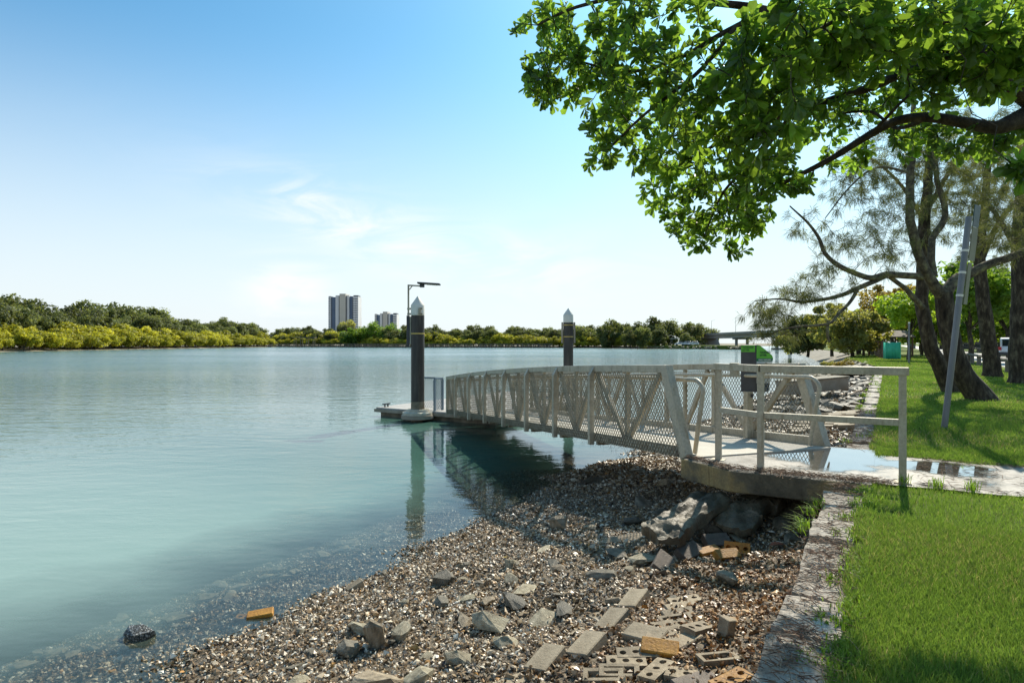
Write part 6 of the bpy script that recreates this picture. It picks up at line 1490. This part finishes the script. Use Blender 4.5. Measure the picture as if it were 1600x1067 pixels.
# ------------------------------------------------------------------ posts, fences, sign
sp0 = on(1474, 9.42, -.1); sp1 = P(1514, 339, 9.42)
sg_ = thing('leaning_sign', (sp0.x, sp0.y, 0), 'leaning grey metal pole with a narrow sign seen edge on', 'sign')
MB().tube([sp0, sp0.lerp(sp1, .5), sp1], .043, 14).build('pole', M['galv'], sg_, smooth=True)
axd = (sp1 - sp0).normalized()
for f_ in (.64, .745, .845): c = sp0.lerp(sp1, f_); MB().tube([c - axd * .017, c + axd * .017], .048, 14).build('clamp', M['white'], sg_, smooth=True)
face = Vector((sp0.x, sp0.y, 0)).normalized(); side = Vector((face.y, -face.x, 0))
bd = (face * .94 + side * .34).normalized()
def board(f0, f1, w, d0, name, mat, th=.012):
    A = sp0.lerp(sp1, f0) + side * (.05 + d0); B = sp0.lerp(sp1, f1) + side * (.05 + d0); nn = bd.cross(axd).normalized() * th
    V = [A, A + bd * w, B + bd * w, B]; V = V + [q_ + nn for q_ in V]
    return MB().add(V, [(0, 1, 2, 3), (7, 6, 5, 4), (0, 4, 5, 1), (1, 5, 6, 2), (2, 6, 7, 3), (3, 7, 4, 0)]).build(name, mat, sg_)
board(.955, 1.055, .22, .0, 'sign_header', M['signdark']); board(.80, .953, .22, .0, 'sign_board', M['signback']); board(.60, .79, .13, .0, 'lower_board', M['signback'])
pl_ = thing('thin_post', on(1420, 40.5, 0), 'thin pale post standing on the grass right of the green enclosure', 'post'); MB().tube([on(1420, 40.5, -.1), on(1420.5, 40.5, 2.55)], [.06, .05], 8).build('shaft', M['galv'], pl_); MB().lathe(on(1420.5, 40.5, 2.55), [(.06, 0), (.062, .06), (.02, .1)], 8).build('cap', M['white'], pl_)
ge = thing('green_enclosure', on(1395, 50.5, 0), 'small enclosure wrapped in green shade cloth on the grass', 'enclosure')
def on2(px, D, z): return Vector(((px - 800) / F * D, D, z))
gA, gB = on2(1384, 50.5, 0), on2(1407, 50.2, 0); gC = gB + Vector((.55, 1.2, 0)); gD = gA + Vector((.55, 1.2, 0))
def cloth(a, b, name):
    V = []; n = 14
    for k in range(n + 1):
        p_ = a.lerp(b, k / n); nn = Vector((a.y - b.y, b.x - a.x, 0)).normalized() * .03 * math.sin(k * 2.3)
        V += [p_ + nn + Vector((0, 0, .02)), p_ - nn * .6 + Vector((0, 0, 1.32 + .03 * math.sin(k * 1.1)))]
    m_ = MB().add(V, [(2 * k, 2 * k + 2, 2 * k + 3, 2 * k + 1) for k in range(n)]); o = m_.build(name, M['shade'], ge, smooth=True); s = o.modifiers.new('thick', 'SOLIDIFY'); s.thickness = .012
for a, b in ((gA, gB), (gB, gC), (gC, gD), (gD, gA)): cloth(a, b, 'shade_cloth'); MB().tube([a + Vector((0, 0, -.05)), a + Vector((0, 0, 1.38))], .03, 6).build('stake', M['shade'], ge)
tf = thing('timber_fence', on(1375, 58, 0), 'short brown fence of upright timber boards behind the green enclosure', 'fence')
fA, fB = on2(1382, 52, 0), on2(1367, 63, 0); n_ = 26
bmf = bmesh.new(); bmesh.ops.create_cube(bmf, size=1)
for v_ in bmf.verts: v_.co = Vector((v_.co.x * .03, v_.co.y * .42, v_.co.z * 1.5 + .75))
fm = bpy.data.meshes.new('board'); bmf.to_mesh(fm); bmf.free(); fm.materials.append(M['wood']); da = math.atan2((fB - fA).y, (fB - fA).x) - math.pi / 2
for k in range(n_): o = link('board', fm, tf, fA.lerp(fB, (k + .5) / n_) - tf.location + Vector((random.uniform(-.02, .02), 0, 0))); o.rotation_euler = (0, 0, da)
for z in (.3, 1.15): MB().beam(fA + Vector((.04, 0, z)), fB + Vector((.04, 0, z)), .05, .09).build('rail', M['wood'], tf)
sr = thing('picnic_shelter', on(1386, 60, 0), 'low open shelter with a pale pitched roof behind the timber fence', 'shelter'); q = sr.location
MB().add([q + Vector(p_) for p_ in ((-1.2, -1.5, 1.9), (1.8, -1.5, 1.9), (1.8, 0, 2.5), (-1.2, 0, 2.5), (1.8, 1.5, 1.9), (-1.2, 1.5, 1.9))] + [q + Vector(p_) for p_ in ((-1.2, -1.5, 1.82), (1.8, -1.5, 1.82), (1.8, 0, 2.42), (-1.2, 0, 2.42), (1.8, 1.5, 1.82), (-1.2, 1.5, 1.82))],
         [(0, 1, 2, 3), (3, 2, 4, 5), (9, 8, 7, 6), (11, 10, 8, 9), (0, 6, 7, 1), (4, 10, 11, 5), (1, 7, 8, 2), (2, 8, 10, 4), (0, 3, 9, 6), (3, 5, 11, 9)]).build('roof', M['log'], sr)
for dx in (-1, 1.6):
    for dy in (-1.3, 1.3): MB().box(q + Vector((dx, dy, .92)), (.12, .12, 1.85)).build('post', M['wood'], sr)
def log_rail(v0, u0, u1, label, step=1.9, gap_at=None):
    t = thing('log_rail', W((u0 + u1) / 2, v0, 0), label, 'log rail'); n_ = int((u1 - u0) / step)
    bm = bmesh.new(); bmesh.ops.create_cone(bm, segments=10, radius1=.12, radius2=.11, depth=.75, cap_ends=True); pm_ = bpy.data.meshes.new('bollard'); bm.to_mesh(pm_); bm.free(); pm_.materials.append(M['log'])
    bm = bmesh.new(); bmesh.ops.create_cone(bm, segments=10, radius1=.075, radius2=.075, depth=step * .97, cap_ends=True, matrix=Matrix.Rotation(math.pi / 2, 4, 'Y')); rm_ = bpy.data.meshes.new('log'); bm.to_mesh(rm_); bm.free(); rm_.materials.append(M['log'])
    for k in range(n_):
        u_ = u0 + k * step; link('bollard', pm_, t, W(u_, v0, .22) - t.location)
        o = link('log', rm_, t, W(u_ + step / 2, v0, .56) - t.location); o.rotation_euler = (0, .0, ang)
log_rail(-4.7, 28, 62, 'low rail of weathered logs on stub posts along the near side of the road', 3.4)
log_rail(-10.8, 40, 110, 'low log rail along the far side of the road', 2.4)
# low white-gapped log fence in front of the far cars
log_rail(-.9, 84, 104, 'short low log rail behind the leaning riverside trees', 1.5)
